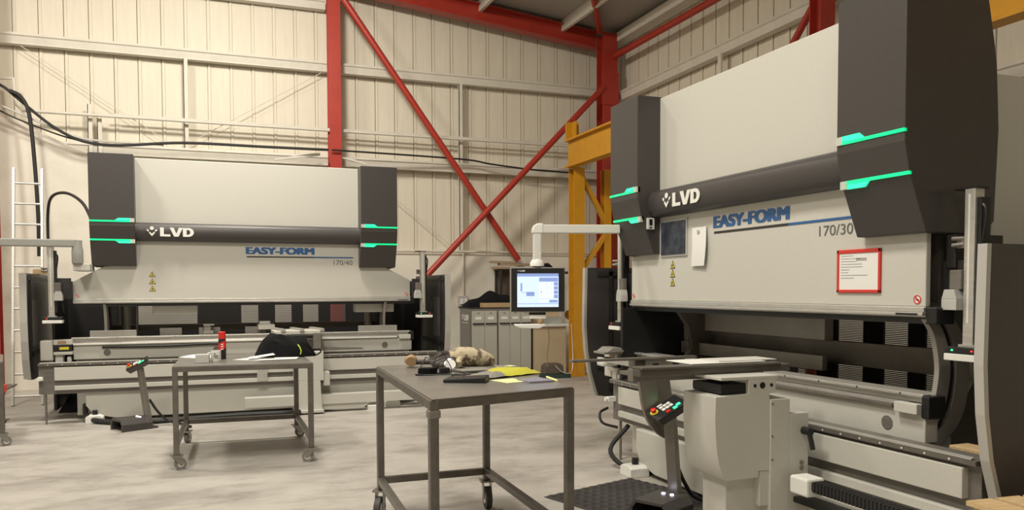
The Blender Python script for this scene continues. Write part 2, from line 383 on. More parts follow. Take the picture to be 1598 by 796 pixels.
# ---- yellow crane frame
cr = tag(empty('crane_frame', (5.92, 12.5, 0)), 'yellow steel crane frame with lattice legs and long runway beam', 'crane')
def I_beam_y(mb, x, y0, y1, z0, z1, w_, t=.03):
    mb.box(x-w_/2, x+w_/2, y0, y1, z1-t, z1); mb.box(x-w_/2, x+w_/2, y0, y1, z0, z0+t); mb.box(x-.012, x+.012, y0, y1, z0+t, z1-t)
mb = MB(); I_beam_y(mb, -.10, -13.5, .12, 3.56, 4.03, .18); mb.build('runway_beam', 'yellow_steel', cr)
mb = MB(); hsec(mb, 0.02, .06, 0, 3.56, .20, .22, web='x'); mb.box(-.12, .16, -.1, .2, 0, .02); mb.build('column', 'yellow_steel', cr)
mb = MB(); mb.box(-.16, .08, .10, .13, 4.03, 4.34); mb.box(-.05, -.03, -.05, .10, 4.03, 4.34); mb.build('stub', 'yellow_steel', cr)
mb = MB(); hsec(mb, .60, .10, 0, 3.56, .13, .16, web='x'); mb.box(.5, .7, 0, .2, 0, .02); mb.build('column', 'yellow_steel', cr)
for a, b in (((.06, 3.5), (.58, 2.65)), ((.58, 2.45), (.06, 1.75)), ((.06, 1.6), (.58, .9)), ((.58, .8), (.06, .1))):
    MB().bar((a[0], .06, a[1]), (b[0], .06, b[1]), .09, .07).build('diagonal', 'yellow_steel', cr)
for z in (2.58, 1.64, .85): MB().bar((.08, .03, z), (.58, .03, z), .10, .05).build('crossbar', 'yellow_steel', cr)
mb = MB(); hsec(mb, 0.02, -8.9, 0, 3.56, .20, .22, web='x'); mb.build('column', 'yellow_steel', cr)

# ================================================================ press brakes
def arc(cx, cy, r, a0, a1, n=8): return [(cx+r*math.cos(a0+(a1-a0)*i/n), cy+r*math.sin(a0+(a1-a0)*i/n)) for i in range(n+1)]
def bolt_row(mb, xs, y, z, r=.006, dy=.006):
    for x in xs: mb.cyl((x, y-dy, z), (x, y+.002, z), r, 8)

def press_brake(origin, rz, L, sh, label, ef_x, logo_x, tri_x, model, gx, rail, railY, railZ, base, flip_vents=None):
    root = tag(empty('press_brake', (*origin, 0), rz), label, 'press brake', 'press brakes')
    # --- ram front plate
    a = .33 if sh else .04
    pts = [(0, 1.40), (L, 1.40), (L, 1.62 if sh else 1.79), (L-a, 1.79), (L-sh-.3, 1.80), (L-sh-.3, 3.06), (sh+.3, 3.06), (sh+.3, 1.80), (a, 1.78), (0, 1.60 if sh else 1.79)]
    ram = MB().prism(pts, 'y', 0, .10 if sh else .035).build('ram', 'cream_paint', root, bevel=.006)
    MB().box(sh+.3, L-sh-.3, .10, .30, 1.5, 2.98).build('ram_body', 'cream_paint', root)
    mb = MB(); mb.box(0, L, -.012, .10, 1.372, 1.398); mb.box(0, L, -.022, .10, 1.352, 1.370); mb.box(0, L, .0, .10, 1.345, 1.40)
    MB().box(L-.17, L-.03, -.026, -.02, 1.356, 1.366).build('slot', 'black', mb.build('clamp_rail', 'alu', root, bevel=.003))
    MB().box(-.01, L+.03, .01, .12, 1.31, 1.346).build('tool_holder', 'black', root)
    # --- dark strip with logo
    prof = [(.02, 2.30), (-.05, 2.298), (-.085, 2.28), (-.105, 2.245), (-.112, 2.19), (-.106, 2.135), (-.088, 2.10), (-.05, 2.083), (.02, 2.08)]
    st = MB().prism(prof, 'x', sh+.44, L-sh-.44).build('cover_strip', 'charcoal', root, smooth=True)
    def logo(parent, x, z, h, wL, xf=None, m='white_decal', y=-.114, d=.004, gap=.06):
        """figure with raised arms, then the heavy letters L V D"""
        u = h; mb = MB(); X = x
        c = (X+.55*u, z+.90*u)
        ring = [(c[0]+.21*u*math.cos(t*math.pi/12), c[1]+.21*u*math.sin(t*math.pi/12)) for t in range(24)]
        mb.prism(ring, 'y', y-d, y)
        mb.prism([(X+.22*u, z+.40*u), (X+.55*u, z), (X+.88*u, z+.40*u), (X+.76*u, z+.50*u), (X+.55*u, z+.27*u), (X+.34*u, z+.50*u)], 'y', y-d, y)
        mb.prism([(X-.02*u, z+.70*u), (X+.15*u, z+.50*u), (X+.27*u, z+.60*u), (X+.12*u, z+.80*u)], 'y', y-d, y)
        mb.prism([(X+1.12*u, z+.70*u), (X+.95*u, z+.50*u), (X+.83*u, z+.60*u), (X+.98*u, z+.80*u)], 'y', y-d, y)
        mb.build('emblem', m, parent, xf=xf)
        X = x+1.1*u+gap; w3 = wL/3.05; mb = MB(); s = w3*.34
        mb.prism([(X, z), (X+w3*.92, z), (X+w3*.92, z+.24*u), (X+s, z+.24*u), (X+s, z+u), (X, z+u)], 'y', y-d, y)
        X += w3*.86
        mb.prism([(X, z+u), (X+w3*.40, z), (X+w3*.80, z), (X+w3*1.2, z+u), (X+w3*.84, z+u), (X+w3*.60, z+.32*u), (X+w3*.37, z+u)], 'y', y-d, y)
        X += w3*1.2
        o_ = [(X+w3*.5, z)]+[(X+w3*.5+w3*.5*math.cos(t), z+u/2+u/2*math.sin(t)) for t in [(-90+15*k)*math.pi/180 for k in range(1, 12)]]+[(X+w3*.5, z+u)]
        i_ = [(X+w3*.48, z+.24*u)]+[(X+w3*.48+w3*.19*math.cos(t), z+u/2+u*.26*math.sin(t)) for t in [(-90+15*k)*math.pi/180 for k in range(1, 12)]]+[(X+w3*.48, z+.76*u)]
        mb.box(X, X+s, y-d, y, z, z+u)
        for k in range(len(o_)-1): mb.prism([o_[k], o_[k+1], i_[k+1], i_[k]], 'y', y-d, y)
        mb.prism([(X+s, z), (X+w3*.5, z), (X+w3*.48, z+.24*u), (X+s, z+.24*u)], 'y', y-d, y)
        mb.prism([(X+s, z+u), (X+w3*.5, z+u), (X+w3*.48, z+.76*u), (X+s, z+.76*u)], 'y', y-d, y)
        mb.build('lettering', m, parent, xf=xf)
    root_logo = logo
    logo(st, logo_x, 2.135, .105, .37, gap=.03)
    # --- decals on the ram
    text('model_lettering', 'EASY-FORM', ram, 'blue_decal', .81, .082, T((ef_x, -.001, 1.945)), bold=.07)
    MB().box(ef_x, ef_x+.81, -.003, 0, 1.902, 1.918).build('line', 'black_decal', ram)
    MB().box(ef_x+.81, ef_x+(1.31 if sh else 1.42), -.003, 0, 1.902, 1.918).build('line', 'blue_decal', ram)
    text('model_number', model, ram, 'grey_decal', (.24 if sh else .275), .062, T((ef_x+(1.06 if sh else 1.09), -.001, 1.815)), bold=-.004)
    for z in (1.69, 1.605, 1.52) if sh else (1.69, 1.62, 1.55):
        mb = MB(); mb.prism([(tri_x-.036, z-.03), (tri_x+.036, z-.03), (tri_x, z+.034)], 'y', -.003, 0)
        o = mb.build('warning_triangle', 'black_decal', ram)
        MB().prism([(tri_x-.026, z-.024), (tri_x+.026, z-.024), (tri_x, z+.023)], 'y', -.005, -.003).build('yellow_field', 'yellow_decal', o)
        MB().prism([(tri_x-.010, z-.016), (tri_x+.006, z-.016), (tri_x+.008, z-.002), (tri_x+.001, z+.010), (tri_x-.006, z-.002)], 'y', -.007, -.005).build('pictogram', 'black_decal', o)
    for x, rr in ((L-.05, .024), (.045, .020)):
        z = 1.438
        sgn = MB().tube([(x, -.002, z), (x, 0, z)], rr, 24).build('no_smoking_sign', 'white_decal', ram)
        mb = MB()
        for k in range(24):
            a0, a1 = k*math.pi/12, (k+1)*math.pi/12
            mb.prism([(x+rr*math.cos(a0), z+rr*math.sin(a0)), (x+rr*math.cos(a1), z+rr*math.sin(a1)), (x+rr*.78*math.cos(a1), z+rr*.78*math.sin(a1)), (x+rr*.78*math.cos(a0), z+rr*.78*math.sin(a0))], 'y', -.004, -.002)
        c, s_ = .7*rr, .12*rr
        mb.prism([(x-c*.8-s_, z+c*.8-s_), (x-c*.8+s_, z+c*.8+s_), (x+c*.8+s_, z-c*.8+s_), (x+c*.8-s_, z-c*.8-s_)], 'y', -.004, -.002)
        mb.build('red_ring', 'red_decal', sgn)
        MB().box(x-.5*rr, x+.5*rr, -.0045, -.002, z-.14*rr, z+.02*rr).build('cigarette', 'black_decal', sgn)
    # --- side covers
    prof = [(-.150, 3.07), (-.212, 2.95), (-.212, 2.24), (-.176, 2.08), (-.06, 1.785), (.323, 1.775), (.42, 1.85), (.442, 2.34), (.42, 2.68), (.396, 2.81), (.34, 3.07)]
    prof[0] = (-.212, 3.07)
    for side in (0, 1):
        x0 = sh if side == 0 else L-sh-.47; x1 = x0+.47
        if side == 1 and not sh: x0 += .05; x1 += .05
        cov = MB().prism(prof, 'x', x0, x1).build('cylinder_cover', 'charcoal', root, bevel=.006)
        for (zz, updir) in ((2.295, 1), (2.082, -1)):
            inner, outer = (x1, x0) if side == 0 else (x0, x1)
            dx = (outer-inner)
            def fy(z): return -.212 if z > 2.24 else (-.176-.036*(z-2.08)/.16 if z > 2.08 else -.06-.116*(z-1.785)/.295)
            t = .0085
            y = fy(zz)-.006
            z0, z1 = zz-t, zz+t
            mb = MB(); mb.prism([(inner+dx*.10, z0), (outer, z0), (outer, z1), (inner+dx*.10, z1)], 'y', y, y+.02)
            lt = mb.build('light_strip', 'green_light', cov)
            za_, zb_ = (z1, z1+.028) if updir > 0 else (z0, z0-.028)
            yb = y if updir > 0 else y+.004
            MB().prism([(inner+dx*.10, za_), (inner+dx*.44, za_), (inner+dx*.36, zb_), (inner+dx*.10, zb_)], 'y', yb, yb+.03).build('light_window', 'mint_light', lt)
            zz0, zz1 = min(z0, zb_), max(z1, zb_)
            MB().prism([(inner, zz0), (inner+dx*.10, zz0), (inner+dx*.10, zz1), (inner, zz1)], 'y', y-.001, y+.03).build('light_tip', 'strip_tip', lt)
    # --- C frames
    tin = [(.03, 1.74), (.03, 1.42), (.14, 1.338), (.246, 1.189), (.315, 1.02), (.254, .88), (.12, .745), (.03, .69)]
    tout = [(.95, .0), (.95, 2.9), (.12, 2.9), (.12, 1.74)]
    inner = [(.12, 1.36), (.24, 1.20), (.34, 1.02), (.27, .86), (.14, .74), (-.02, .68)]
    outer = [(.10, .05), (1.0, .05), (1.0, 2.9), (.12, 2.9)]
    for x0 in ((.30, L-.36) if sh else (.30, L-.09)):
        fr = MB().prism([(.05, .05), (.05, .66), (.12, .742), (.30, .86), (.40, 1.0), (.36, 1.17), (.24, 1.33), (.12, 1.42), (.12, 2.6), (1.25, 2.6), (1.25, .05)], 'x', x0, x0+.06).build('side_frame', 'dark_panel' if sh else 'beam_steel', root)
        if not sh and x0 < 1: continue
        inA = [(-.008, 1.334), (.046, 1.264), (.075, 1.179), (.091, 1.078), (.084, .994), (.064, .901), (.039, .822), (.005, .757)]
        outA = [(.062, 1.34), (.118, 1.269), (.156, 1.177), (.172, 1.075), (.166, .984), (.141, .884), (.102, .801), (.041, .721)]
        inB = [(.107, 1.339), (.163, 1.268), (.197, 1.176), (.214, 1.074), (.207, .972), (.182, .864), (.134, .782), (.051, .693)]
        outB = [(.189, 1.338), (.245, 1.266), (.289, 1.173), (.311, 1.07), (.304, .961), (.271, .832), (.199, .731), (.052, .643)]
        def fine(c): return [(p.x, p.y) for p in smoothpath([(a_, b_, 0) for a_, b_ in c], 4)]
        if sh: xa = x0+.01
        else: xa = 3.09
        mb = MB()
        for I_, O_ in ((inA, outA), (inB, outB)):
            I2, O2 = fine(I_), fine(O_)
            mb.prism(I2+O2[::-1], 'x', xa, xa+.03)
        mb.build('throat_band', 'frame_grey', fr)
        MB().prism(fine(outA)+fine(inB)[::-1], 'x', xa, xa+.012).build('throat_gap', 'black', fr)
    # ram guides below the ram ends and cylinder rods
    if sh:
        for x0, x1 in ((.83, 1.34), (L-.70, L-.19)):
            o = MB().box(x0, x1, .14, .34, 1.20, 1.345).build('guide_box', 'cream_paint', root, bevel=.01)
        for x0 in (.50, L-.45):
            mb = MB(); mb.cyl((x0, .6, .9), (x0, .6, 1.4), .055, 16); mb.build('guide_post', 'frame_grey', root, smooth=True)
            MB().cyl((x0+.12, .62, .9), (x0+.12, .62, 1.4), .02, 12).build('rod', 'steel', root, smooth=True)
    # --- back wall of the machine with slatted windows
    win = [(.55, 1.32), (1.90, 2.13), (2.36, 2.59), (2.75, 2.97), (3.14, 3.36)] if sh else [(.35, .62), (.85, 1.15), (1.35, 1.6), (1.75, 2.05), (2.25, 2.6), (2.8, 3.0)]
    yb_ = 1.50; lo, hi = (.95, 1.31) if sh else (.62, 1.30)
    xs = [-.30]+[q for w_ in win for q in w_]+[L+.30]
    mb = MB()
    for k in range(0, len(xs), 2): mb.box(xs[k], xs[k+1], yb_, yb_+.03, .05, 1.62)
    for (a_, b_) in win: mb.box(a_, b_, yb_, yb_+.03, .05, lo if sh else .62); mb.box(a_, b_, yb_, yb_+.03, hi, 1.62)
    bp = mb.build('rear_guard', 'dark_panel', root)
    for (a_, b_) in win:
        mb = MB(); z = lo+.008
        while z < hi: mb.box(a_, b_, yb_+.004, yb_+.024, z, z+.009); z += .014
        mb.build('vent_grille', 'grille' if sh else 'grille_dark', bp)
    MB().box(-.3, -.27, .5, yb_, .05, 1.62).build('side_wall', 'dark_panel', root)
    MB().box(L+.27, L+.30, .5 if sh else 1.2, yb_, .05, 1.62).build('side_wall', 'dark_panel', root)
    # --- backgauge beam
    if sh:
        mb = MB(); mb.box(.35, L-.35, .75, .85, .98, 1.06); mb.box(.35, L-.35, .70, .75, 1.04, 1.06); mb.build('backgauge_beam', 'beam_steel', root)
    else:
        mb = MB(); mb.box(.12, L-.12, .62, .72, .97, 1.12); mb.box(.12, L-.12, .58, .62, 1.10, 1.13); mb.build('backgauge_beam', 'beam_steel', root)
        MB().box(.0, 1.80, .52, .60, 1.135, 1.33).build('ram_guide_plate', 'frame_grey', root, bevel=.005)
        MB().box(.08, 1.85, .46, .50, .93, 1.03).build('rear_plate', 'frame_grey', root)
        MB().box(.06, .12, .50, .60, .93, 1.33).build('ram_guide_plate', 'frame_grey', root, bevel=.005)
        MB().prism([(-.12, .7), (.50, .7), (.50, 1.28), (.46, 1.33), (-.12, 1.33)], 'x', .02, .06).build('end_shield', 'black', root)
    # --- bed
    bd = MB()
    bd.box(0, L, -.06, .24 if sh else .03, .70, .865); bed = bd.build('bed', 'cream_paint', root, bevel=.006)
    MB().box(0.02, L-.02, .0, .22, .05, .70).build('bed_plate', 'cream_paint', root)
    mb = MB(); mb.box(-.02, L-.03, -.03, .16, .905, .945); mb.box(-.02, L-.02, -.055, .0, .938, .955)
    tr = mb.build('die_rail', 'alu', root, bevel=.003)
    mb = MB(); bolt_row(mb, [.15+.31*k for k in range(int(L/.31))], -.056, .946, .005, .002); mb.build('bolt_row', 'black', tr)
    MB().prism([(-.05, .905), (-.075, .875), (.0, .865), (.1, .905)], 'x', 0, L-.12).build('shadow_gap', 'steel_rail', root)
    mb = MB(); mb.box(.0, L-.20, -.085, -.06, .868, .888); mb.build('linear_guide', 'alu_bright' if sh else 'steel', root, bevel=.002)
    MB().box(L-.17, L-.02, -.10, -.05, .85, .905).build('guide_end_block', 'cream_paint', root, bevel=.004)
    MB().box(L-.02, L+.03, -.07, .05 if not sh else .10, .83, .95).build('end_cap', 'black', root, bevel=.008)
    holes = (.35, 1.55, L-1.23, L-.36) if sh else (1.0, L-.25)
    for hx in holes:
        MB().tube([(hx, -.064, .775), (hx, -.05, .775)], .038, 20).build('bed_hole', 'steel_rail', bed, smooth=True)
    if sh:
        for x0, x1 in ((.165, .66), (L-.69, L-.18)):
            MB().box(x0, x1, .0, .04, .93, 1.028).build('die_block', 'frame_grey', root, bevel=.004)
        for x0, x1 in ((.9, 1.15), (1.35, 1.6), (1.9, 2.15)):
            MB().box(x0, x1, .3, .36, .93, 1.03).build('rear_finger_plate', 'frame_grey', root)
        mb = MB(); mb.box(1.40, 1.52, .12, .30, .955, 1.0); mb.box(1.41, 1.49, .14, .26, 1.0, 1.06); mb.box(1.40, 1.53, .10, .3, 1.06, 1.075)
        mb.build('backgauge_finger', 'frame_grey', root, bevel=.005)
    else:
        pass
    if not sh:
        for nm in ('bed', 'die_rail', 'shadow_gap', 'linear_guide', 'guide_end_block', 'end_cap'):
            for o in root.children:
                if o.name.split('.')[0] == nm: o.location = (.02, .05, -.015)
    # --- left end block with labels
    eb = MB().box(-.33, -.20, -.10, .1, .70, .93).build('end_block', 'cream_paint', root, bevel=.01)
    MB().box(-.19, .0, -.14, .05, .88, .935).build('display_bar', 'cream_paint', root, bevel=.006)
    MB().box(-.145, -.06, -.143, -.139, .892, .925).build('orange_plate', 'handle_tan', eb)
    MB().box(-.19, -.01, -.13, .02, .80, .875).build('laser_box', 'black', root, bevel=.006)
    MB().box(-.13, -.035, -.134, -.13, .825, .855).build('yellow_label', 'yellow_decal', eb)
    MB().box(-.19, .0, -.14, .05, .765, .80).build('display_bar', 'cream_paint', root, bevel=.006)
    mb = MB(); mb.box(-.18, -.10, -.10, .02, .65, .765); mb.box(-.06, -.02, -.11, -.02, .68, .74); mb.build('clamp_body', 'white_decal', root, bevel=.01)
    # --- front guide rail
    rx0, rx1 = rail; y = railY; z = railZ
    mb = MB(); mb.prism([(y+.14, z-.35), (y+.04, z-.35), (y+.04, z-.03), (y, z-.03), (y-.005, z-.005), (y+.14, z)], 'x', rx0, rx1)
    fr = mb.build('guide_rail', 'steel_rail', root, bevel=.002)
    mb = MB(); mb.prism([(y-.006, z-.002), (y+.016, z+.004), (y+.016, z+.010), (y-.006, z+.004)], 'x', rx0+.02, rx1-.02); mb.build('scale_strip', 'alu', fr)
    n = int((rx1-rx0)/.14); mb = MB()
    bolt_row(mb, [rx0+.1+.14*k for k in range(n)], y, z-.018, .006, .004); mb.build('bolt_row', 'alu_bright', fr)
    MB().box(rx0+.16, rx1-(.12 if sh else .07), y+.0, y+.045, z-.195, z-.048).build('rail_panel', 'cream_paint', fr, bevel=.004)
    MB().box(rx0+.16, rx1-(.12 if sh else .03), y+.0, y+.045, z-.305, z-.255).build('rail_panel', 'cream_paint', fr, bevel=.004)
    mb = MB(); mb.box(rx0+.0, rx0+.05, y-.03, y+.1, z-.19, z-.15); mb.cyl((rx0+.02, y-.05, z-.17), (rx0+.02, y-.0, z-.17), .02, 12)
    mb.build('end_stop', 'white_decal', fr)
    for xx in (rx0+.06, rx1-.06):
        MB().cyl((xx, y+.08, .0), (xx, y+.08, z-.34), .012, 8).build('support_leg', 'steel', root)
    # --- base
    b0, b1, yb0 = base
    mb = MB(); mb.prism([(b0, .36), (b0, .19), (b0+.08, .08), (b0+.30, .035), (b1-.30, .035), (b1-.05, .15), (b1, .36)], 'y', yb0, yb0+.22)
    mb.build('base', 'cream_paint', root, bevel=.01)
    for xx in (b0+.1, b1-.25):
        ft = empty('levelling_foot', (xx, yb0-.06, 0)); ft.parent = root
        MB().prism([(-.09, 0), (.09, 0), (.09, .07), (.05, .09), (-.05, .09), (-.09, .07)], 'y', -.09, .08).build('foot_block', 'white_decal', ft, bevel=.006)
        MB().cyl((0, 0, .09), (0, 0, .14), .028, 12).build('foot_bolt', 'black', ft)
    # --- side guards
    def guard(x, inner, fo=0.):
        zt, zb = 1.695, .48
        front = [(-.22, zt), (-.226, 1.4), (-.23, 1.15), (-.215, .93), (-.18, .72), (-.11, .50)]
        front = [(a+fo, b) for a, b in front]
        pts = front+[(.12, .47), (1.45, .47), (1.45, zt)]
        g = MB().prism(pts, 'x', x-.02, x+.02).build('side_guard', 'charcoal', root)
        mb = MB()
        for k in range(len(front)-1):
            (ya, z_a), (yb, z_b) = front[k], front[k+1]
            mb.prism([(ya-.004, z_a), (yb-.004, z_b), (yb+.022, z_b), (ya+.022, z_a)], 'x', x-(.036 if sh else .024), x+(.036 if sh else .024))
        mb.build('edge_trim', 'trim_grey', g)
        # inner and outer grille
        for sgn in (-1, 1):
            mb = MB(); z = .86
            y0, y1 = (.13, .42) if sh else (.08, .40)
            while z < 1.40:
                mb.box(x+sgn*.020-.002, x+sgn*.020+.003, y0, y1, z, z+.008); z += .018
            mb.build('vent_grille', 'frame_grey' if sh and sgn*inner > 0 else 'beam_steel', g)
        mb = MB(); mb.box(x+inner*.02, x+inner*.035, .02, .06, .55, 1.68); mb.box(x+inner*.02, x+inner*.035, -.1, 1.3, 1.62, 1.66); mb.box(x+inner*.02, x+inner*.035, -.1, 1.3, .75, .80)
        mb.build('inner_rib', 'dark_panel', g)
        return g
    guard(gx[0], 1); guard(gx[1], -1, 0. if sh else -.055)
    # --- laser posts
    for x, side in (((-.19 if sh else -.17), 0), ((L+.13 if sh else L+.18), 1)):
        yp = -.15 if sh else (.0 if side == 0 else .12)
        post = MB().box(x-.03, x+.03, yp-.035, yp+.03, 1.20, 2.0).build('laser_post', 'alu', root, bevel=.004)
        MB().box(x-.008, x+.004, yp-.0365, yp-.035, 1.32, 1.97).build('scale_tape', 'alu_bright', post)
        MB().box(x-.09, x+.045, yp-.035, yp+.045, 1.995, 2.004).build('post_cap', 'black', post)
        MB().box(x+.026, x+.055, yp-.02, yp+.04, 1.25, 1.95).build('cable_channel', 'black', post)
        MB().tube(smoothpath([(x+.03, yp-.01, 1.93), (x+.07, yp-.01, 1.88), (x+.05, yp-.01, 1.7), (x+.04, yp-.01, 1.5), (x+.10, yp-.01, 1.38), (x+.12, yp-.01, 1.25)]), .008, 6).build('post_cable', 'black', post, smooth=True)
        h = MB().box(x-.085, x+.11, yp-.09, yp+.04, 1.165, 1.20).build('laser_head', 'black', post, bevel=.004)
        MB().box(x-.087, x+.112, yp-.095, yp+.035, 1.130, 1.165).build('laser_housing', 'white_decal', h, bevel=.004)
        MB().box(x-.04, x+.05, yp-.05, yp+.02, 1.20, 1.212).build('mount_plate', 'alu', h)
        MB().box(x-.046, x-.036, yp-.092, yp-.088, 1.180, 1.187).build('led', 'led_red' if side == 0 else 'led_green', h)
        if side: MB().box(x+.066, x+.076, yp-.092, yp-.088, 1.180, 1.187).build('led', 'led_red', h)
        s = 1 if side == 0 else -1
        c = MB(); c.prism([(x+s*.105, 1.49), (x+s*.045, 1.49), (x+s*.03, 1.44), (x+s*.12, 1.44)], 'y', yp-.08, yp-.01); c.box(min(x+s*.12, x+s*.03), max(x+s*.12, x+s*.03), yp-.08, yp-.01, 1.385, 1.44)
        c.build('sensor', 'silver', post, bevel=.003)
        mb = MB(); mb.box(min(x+s*.10, x+s*.03), max(x+s*.10, x+s*.03), yp-.05, yp-.01, 1.49, 1.59); mb.build('bracket', 'steel_rail', post, bevel=.004)
        mb = MB(); mb.box(x-.08, x-.02, yp-.03, yp+.01, 1.70, 1.76); mb.cyl((x-.09, yp-.05, 1.715), (x-.04, yp-.02, 1.72), .012, 8); mb.cyl((x-.09, yp-.05, 1.75), (x-.04, yp-.02, 1.75), .012, 8)
        mb.build('clamp', 'steel', post, bevel=.003)
        if side == 1: MB().box(L+.0, L+.07, .0, .13, 1.31, 1.40).build('tool_end_block', 'black', root, bevel=.008)
        xa, xb = (L, x) if side else (x, 0)
        MB().box(min(xa, xb)-.0, max(xa, xb)+.0, yp+.03 if sh or side == 0 else .115, yp+.06 if sh or side == 0 else .135, 1.40, 1.64).build('post_bracket', 'dark_panel', root, bevel=.004)
    return root, logo

# left machine
LB, logo_fn = press_brake((-1.46, 10.5), 0, 3.98, .21, 'wide cream and charcoal press brake in front of the back wall, at left', 1.92, .80, .845, '170/40', (-.46, 4.44), (-.315, 4.265), -.35, .69, (.14, 3.90, -.27))
RB, _ = press_brake((3.5, 6.27), -math.pi/2, 3.11, 0., 'large cream and charcoal press brake at right, seen at an angle with monitor arm', 1.235, .70, .67, '170/30', (-.50, 3.66), (.0, 3.60), -.22, .707, (.52, 3.2, -.25))

# --- left machine extras
p = LB
car = MB(); car.box(2.42, 2.76, -.60, -.37, .40, .755); car = car.build('support_carriage', 'cream_paint', p, bevel=.006)
MB().prism([(2.42, .02), (2.74, .02), (2.72, .40), (2.44, .40)], 'y', -.60, -.37).build('carriage_foot', 'cream_paint', car, bevel=.005)
MB().box(2.41, 2.75, -.66, -.37, .02, .05).build('foot_plate', 'cream_paint', car)
MB().box(2.76, 2.84, -.56, -.42, .33, .50).build('side_block', 'cream_paint', car, bevel=.01)
mb = MB(); mb.box(2.20, 2.80, -.42, .10, .955, 1.0); tp = mb.build('carriage_top', 'cream_paint', car, bevel=.006)
for x in (2.28, 2.50, 2.74):
    mb = MB(); mb.bar((x-.05, .05, 1.01), (x+.03, -.45, 1.01), .05, .03); mb.build('slide_bar', 'alu', tp, bevel=.003)
mb = MB(); mb.box(2.05, 2.25, .1, .4, 1.0, 1.06); mb.box(2.07, 2.2, .2, .3, 1.06, 1.1); mb.build('backgauge_finger', 'cream_paint', p, bevel=.005)
MB().box(2.36, 2.58, -.46, -.40, .83, .95).build('drive_box', 'black', car, bevel=.008)
MB().box(2.66, 2.75, -.47, -.36, .78, .97).build('end_bracket', 'steel_rail', car, bevel=.004)
MB().box(2.0, 2.12, -.40, -.37, .40, .56).build('rail_clamp', 'alu', p, bevel=.006)
mb = MB(); mb.prism([(1.85, .10), (3.95, .10), (4.02, .22), (1.85, .22)], 'y', -.55, -.42); mb.build('floor_track', 'cream_paint', p, bevel=.004)
mb = MB(); mb.prism([(2.7, .03), (3.25, .03), (3.35, .10), (2.7, .10)], 'y', -.52, -.44); mb.build('track_bracket', 'cream_paint', p)
MB().box(3.30, 3.48, -.62, -.45, .0, .06).build('track_foot', 'white_decal', p)
MB().box(2.8, 3.95, -.28, -.20, .385, .43).build('chain_recess', 'black', p)
mb = MB(); mb.prism([(2.4, .745), (3.3, .745), (3.28, .765), (2.75, .79), (2.4, .79)], 'y', -.33, -.25); mb.build('cable_tray', 'steel_rail', p)
mb = MB(); mb.tube(smoothpath([(.3, -.075, .84), (1.0, -.08, .835), (1.5, -.085, .85), (1.62, -.085, .83), (1.6, -.085, .77)]), .014, 8); mb.build('energy_chain', 'black', p, smooth=True)
# control arm going left out of frame
mb = MB(); mb.box(-2.4, .10, -.36, -.27, 1.985, 2.07); arm = mb.build('control_arm', 'arm_grey', p, bevel=.012)
mb = MB(); mb.lathe([(.055, 0), (.06, .02), (.06, .14), (.05, .20), (.05, .26)], (.10, -.315, 1.80), 20); mb.build('arm_joint', 'arm_grey', arm, smooth=True)
MB().box(.05, .22, -.32, .1, 1.72, 1.80).build('arm_bracket', 'cream_paint', arm, bevel=.008)
MB().box(-.46, -.30, .35, .65, 1.695, 1.75).build('cable_box', 'cardboard', p)

# --- right machine extras (local: x along the ram toward the camera, y into the machine)
p = RB
# rear hydraulic housing
MB().box(2.70, 3.12, .445, 1.45, 1.5, 2.645).build('rear_housing', 'cream_paint', p, bevel=.01)
MB().box(3.14, 3.2, .10, .44, 1.60, 1.775).build('cylinder_base', 'dark_panel', p, bevel=.006)
# control arm with monitor (toward the camera side: local -y)
# energy chain along the rail foot
br = MB().box(2.70, 2.84, -.52, -.40, .375, .475).build('chain_bracket', 'white_decal', p, bevel=.012)
mb = MB(); mb.box(2.82, 3.55, -.49, -.42, .41, .46); ch = mb.build('energy_chain', 'black', p, bevel=.008)
mb = MB()
for k in range(28): mb.box(2.85+k*.025, 2.865+k*.025, -.493, -.417, .407, .463)
mb.build('chain_link', 'black_rubber', ch)
MB().box(2.6, 3.5, -.34, -.20, .14, .35).build('lower_panel', 'cream_paint', p, bevel=.006)
MB().box(2.62, 3.5, -.44, -.34, .30, .33).build('lower_chain', 'black', p)
# roller at the rail end
MB().cyl((3.60, -.28, .44), (3.60, -.22, .44), .022, 16).build('rail_roller', 'steel', p, smooth=True)

# sheet follower
sf = empty('sheet_follower', (2.30, -.30, 0)); sf.parent = p
# local to sf: x along ram, y depth.  side plate at x=.32 (nearest camera)
prof = [(-.655, .915), (-.60, .93), (-.30, .925), (-.30, .485), (-.37, .485), (-.37, .455), (-.555, .452), (-.61, .53), (-.64, .62), (-.662, .75)]
prof = [(-.655, .915), (-.30, .925), (-.30, .49), (-.37, .49), (-.37, .455), (-.575, .452)]+[(-.575-.083*math.sin(t*math.pi/2/10), .452+.36*(1-math.cos(t*math.pi/2/10))) for t in range(1, 11)]
mb = MB(); mb.prism(prof, 'x', .02, .33); mb.build('follower_cover', 'cream_paint', sf, bevel=.003, smooth=True)
mb = MB(); mb.box(.05, .27, -.545, -.27, .03, .46); mb.box(.20, .325, -.36, -.27, .29, .49); mb.build('follower_leg', 'cream_paint', sf, bevel=.006)
mb = MB(); mb.box(.02, .34, -.30, -.17, .05, .885); cl = mb.build('column', 'cream_paint', sf, bevel=.004)
mb = MB(); mb.box(.02, .34, -.17, -.04, .05, .80); mb.build('column_plate', 'cream_paint', sf, bevel=.004)
mb = MB()
for z in (.86, .68, .55): mb.cyl((.34, -.31+.02, z), (.346, -.31+.02, z), .006, 8)
for z in (.52, .49): mb.cyl((.34, -.09, z), (.35, -.09, z), .012, 10)
mb.build('screw', 'steel', cl)
hd = MB(); hd.cyl((.34, -.075, .70), (.40, -.075, .70), .022, 12); hd.cyl((.385, -.075, .70), (.40, -.06, .60), .014, 10)
hd.build('clamp_lever', 'black', sf, smooth=True)
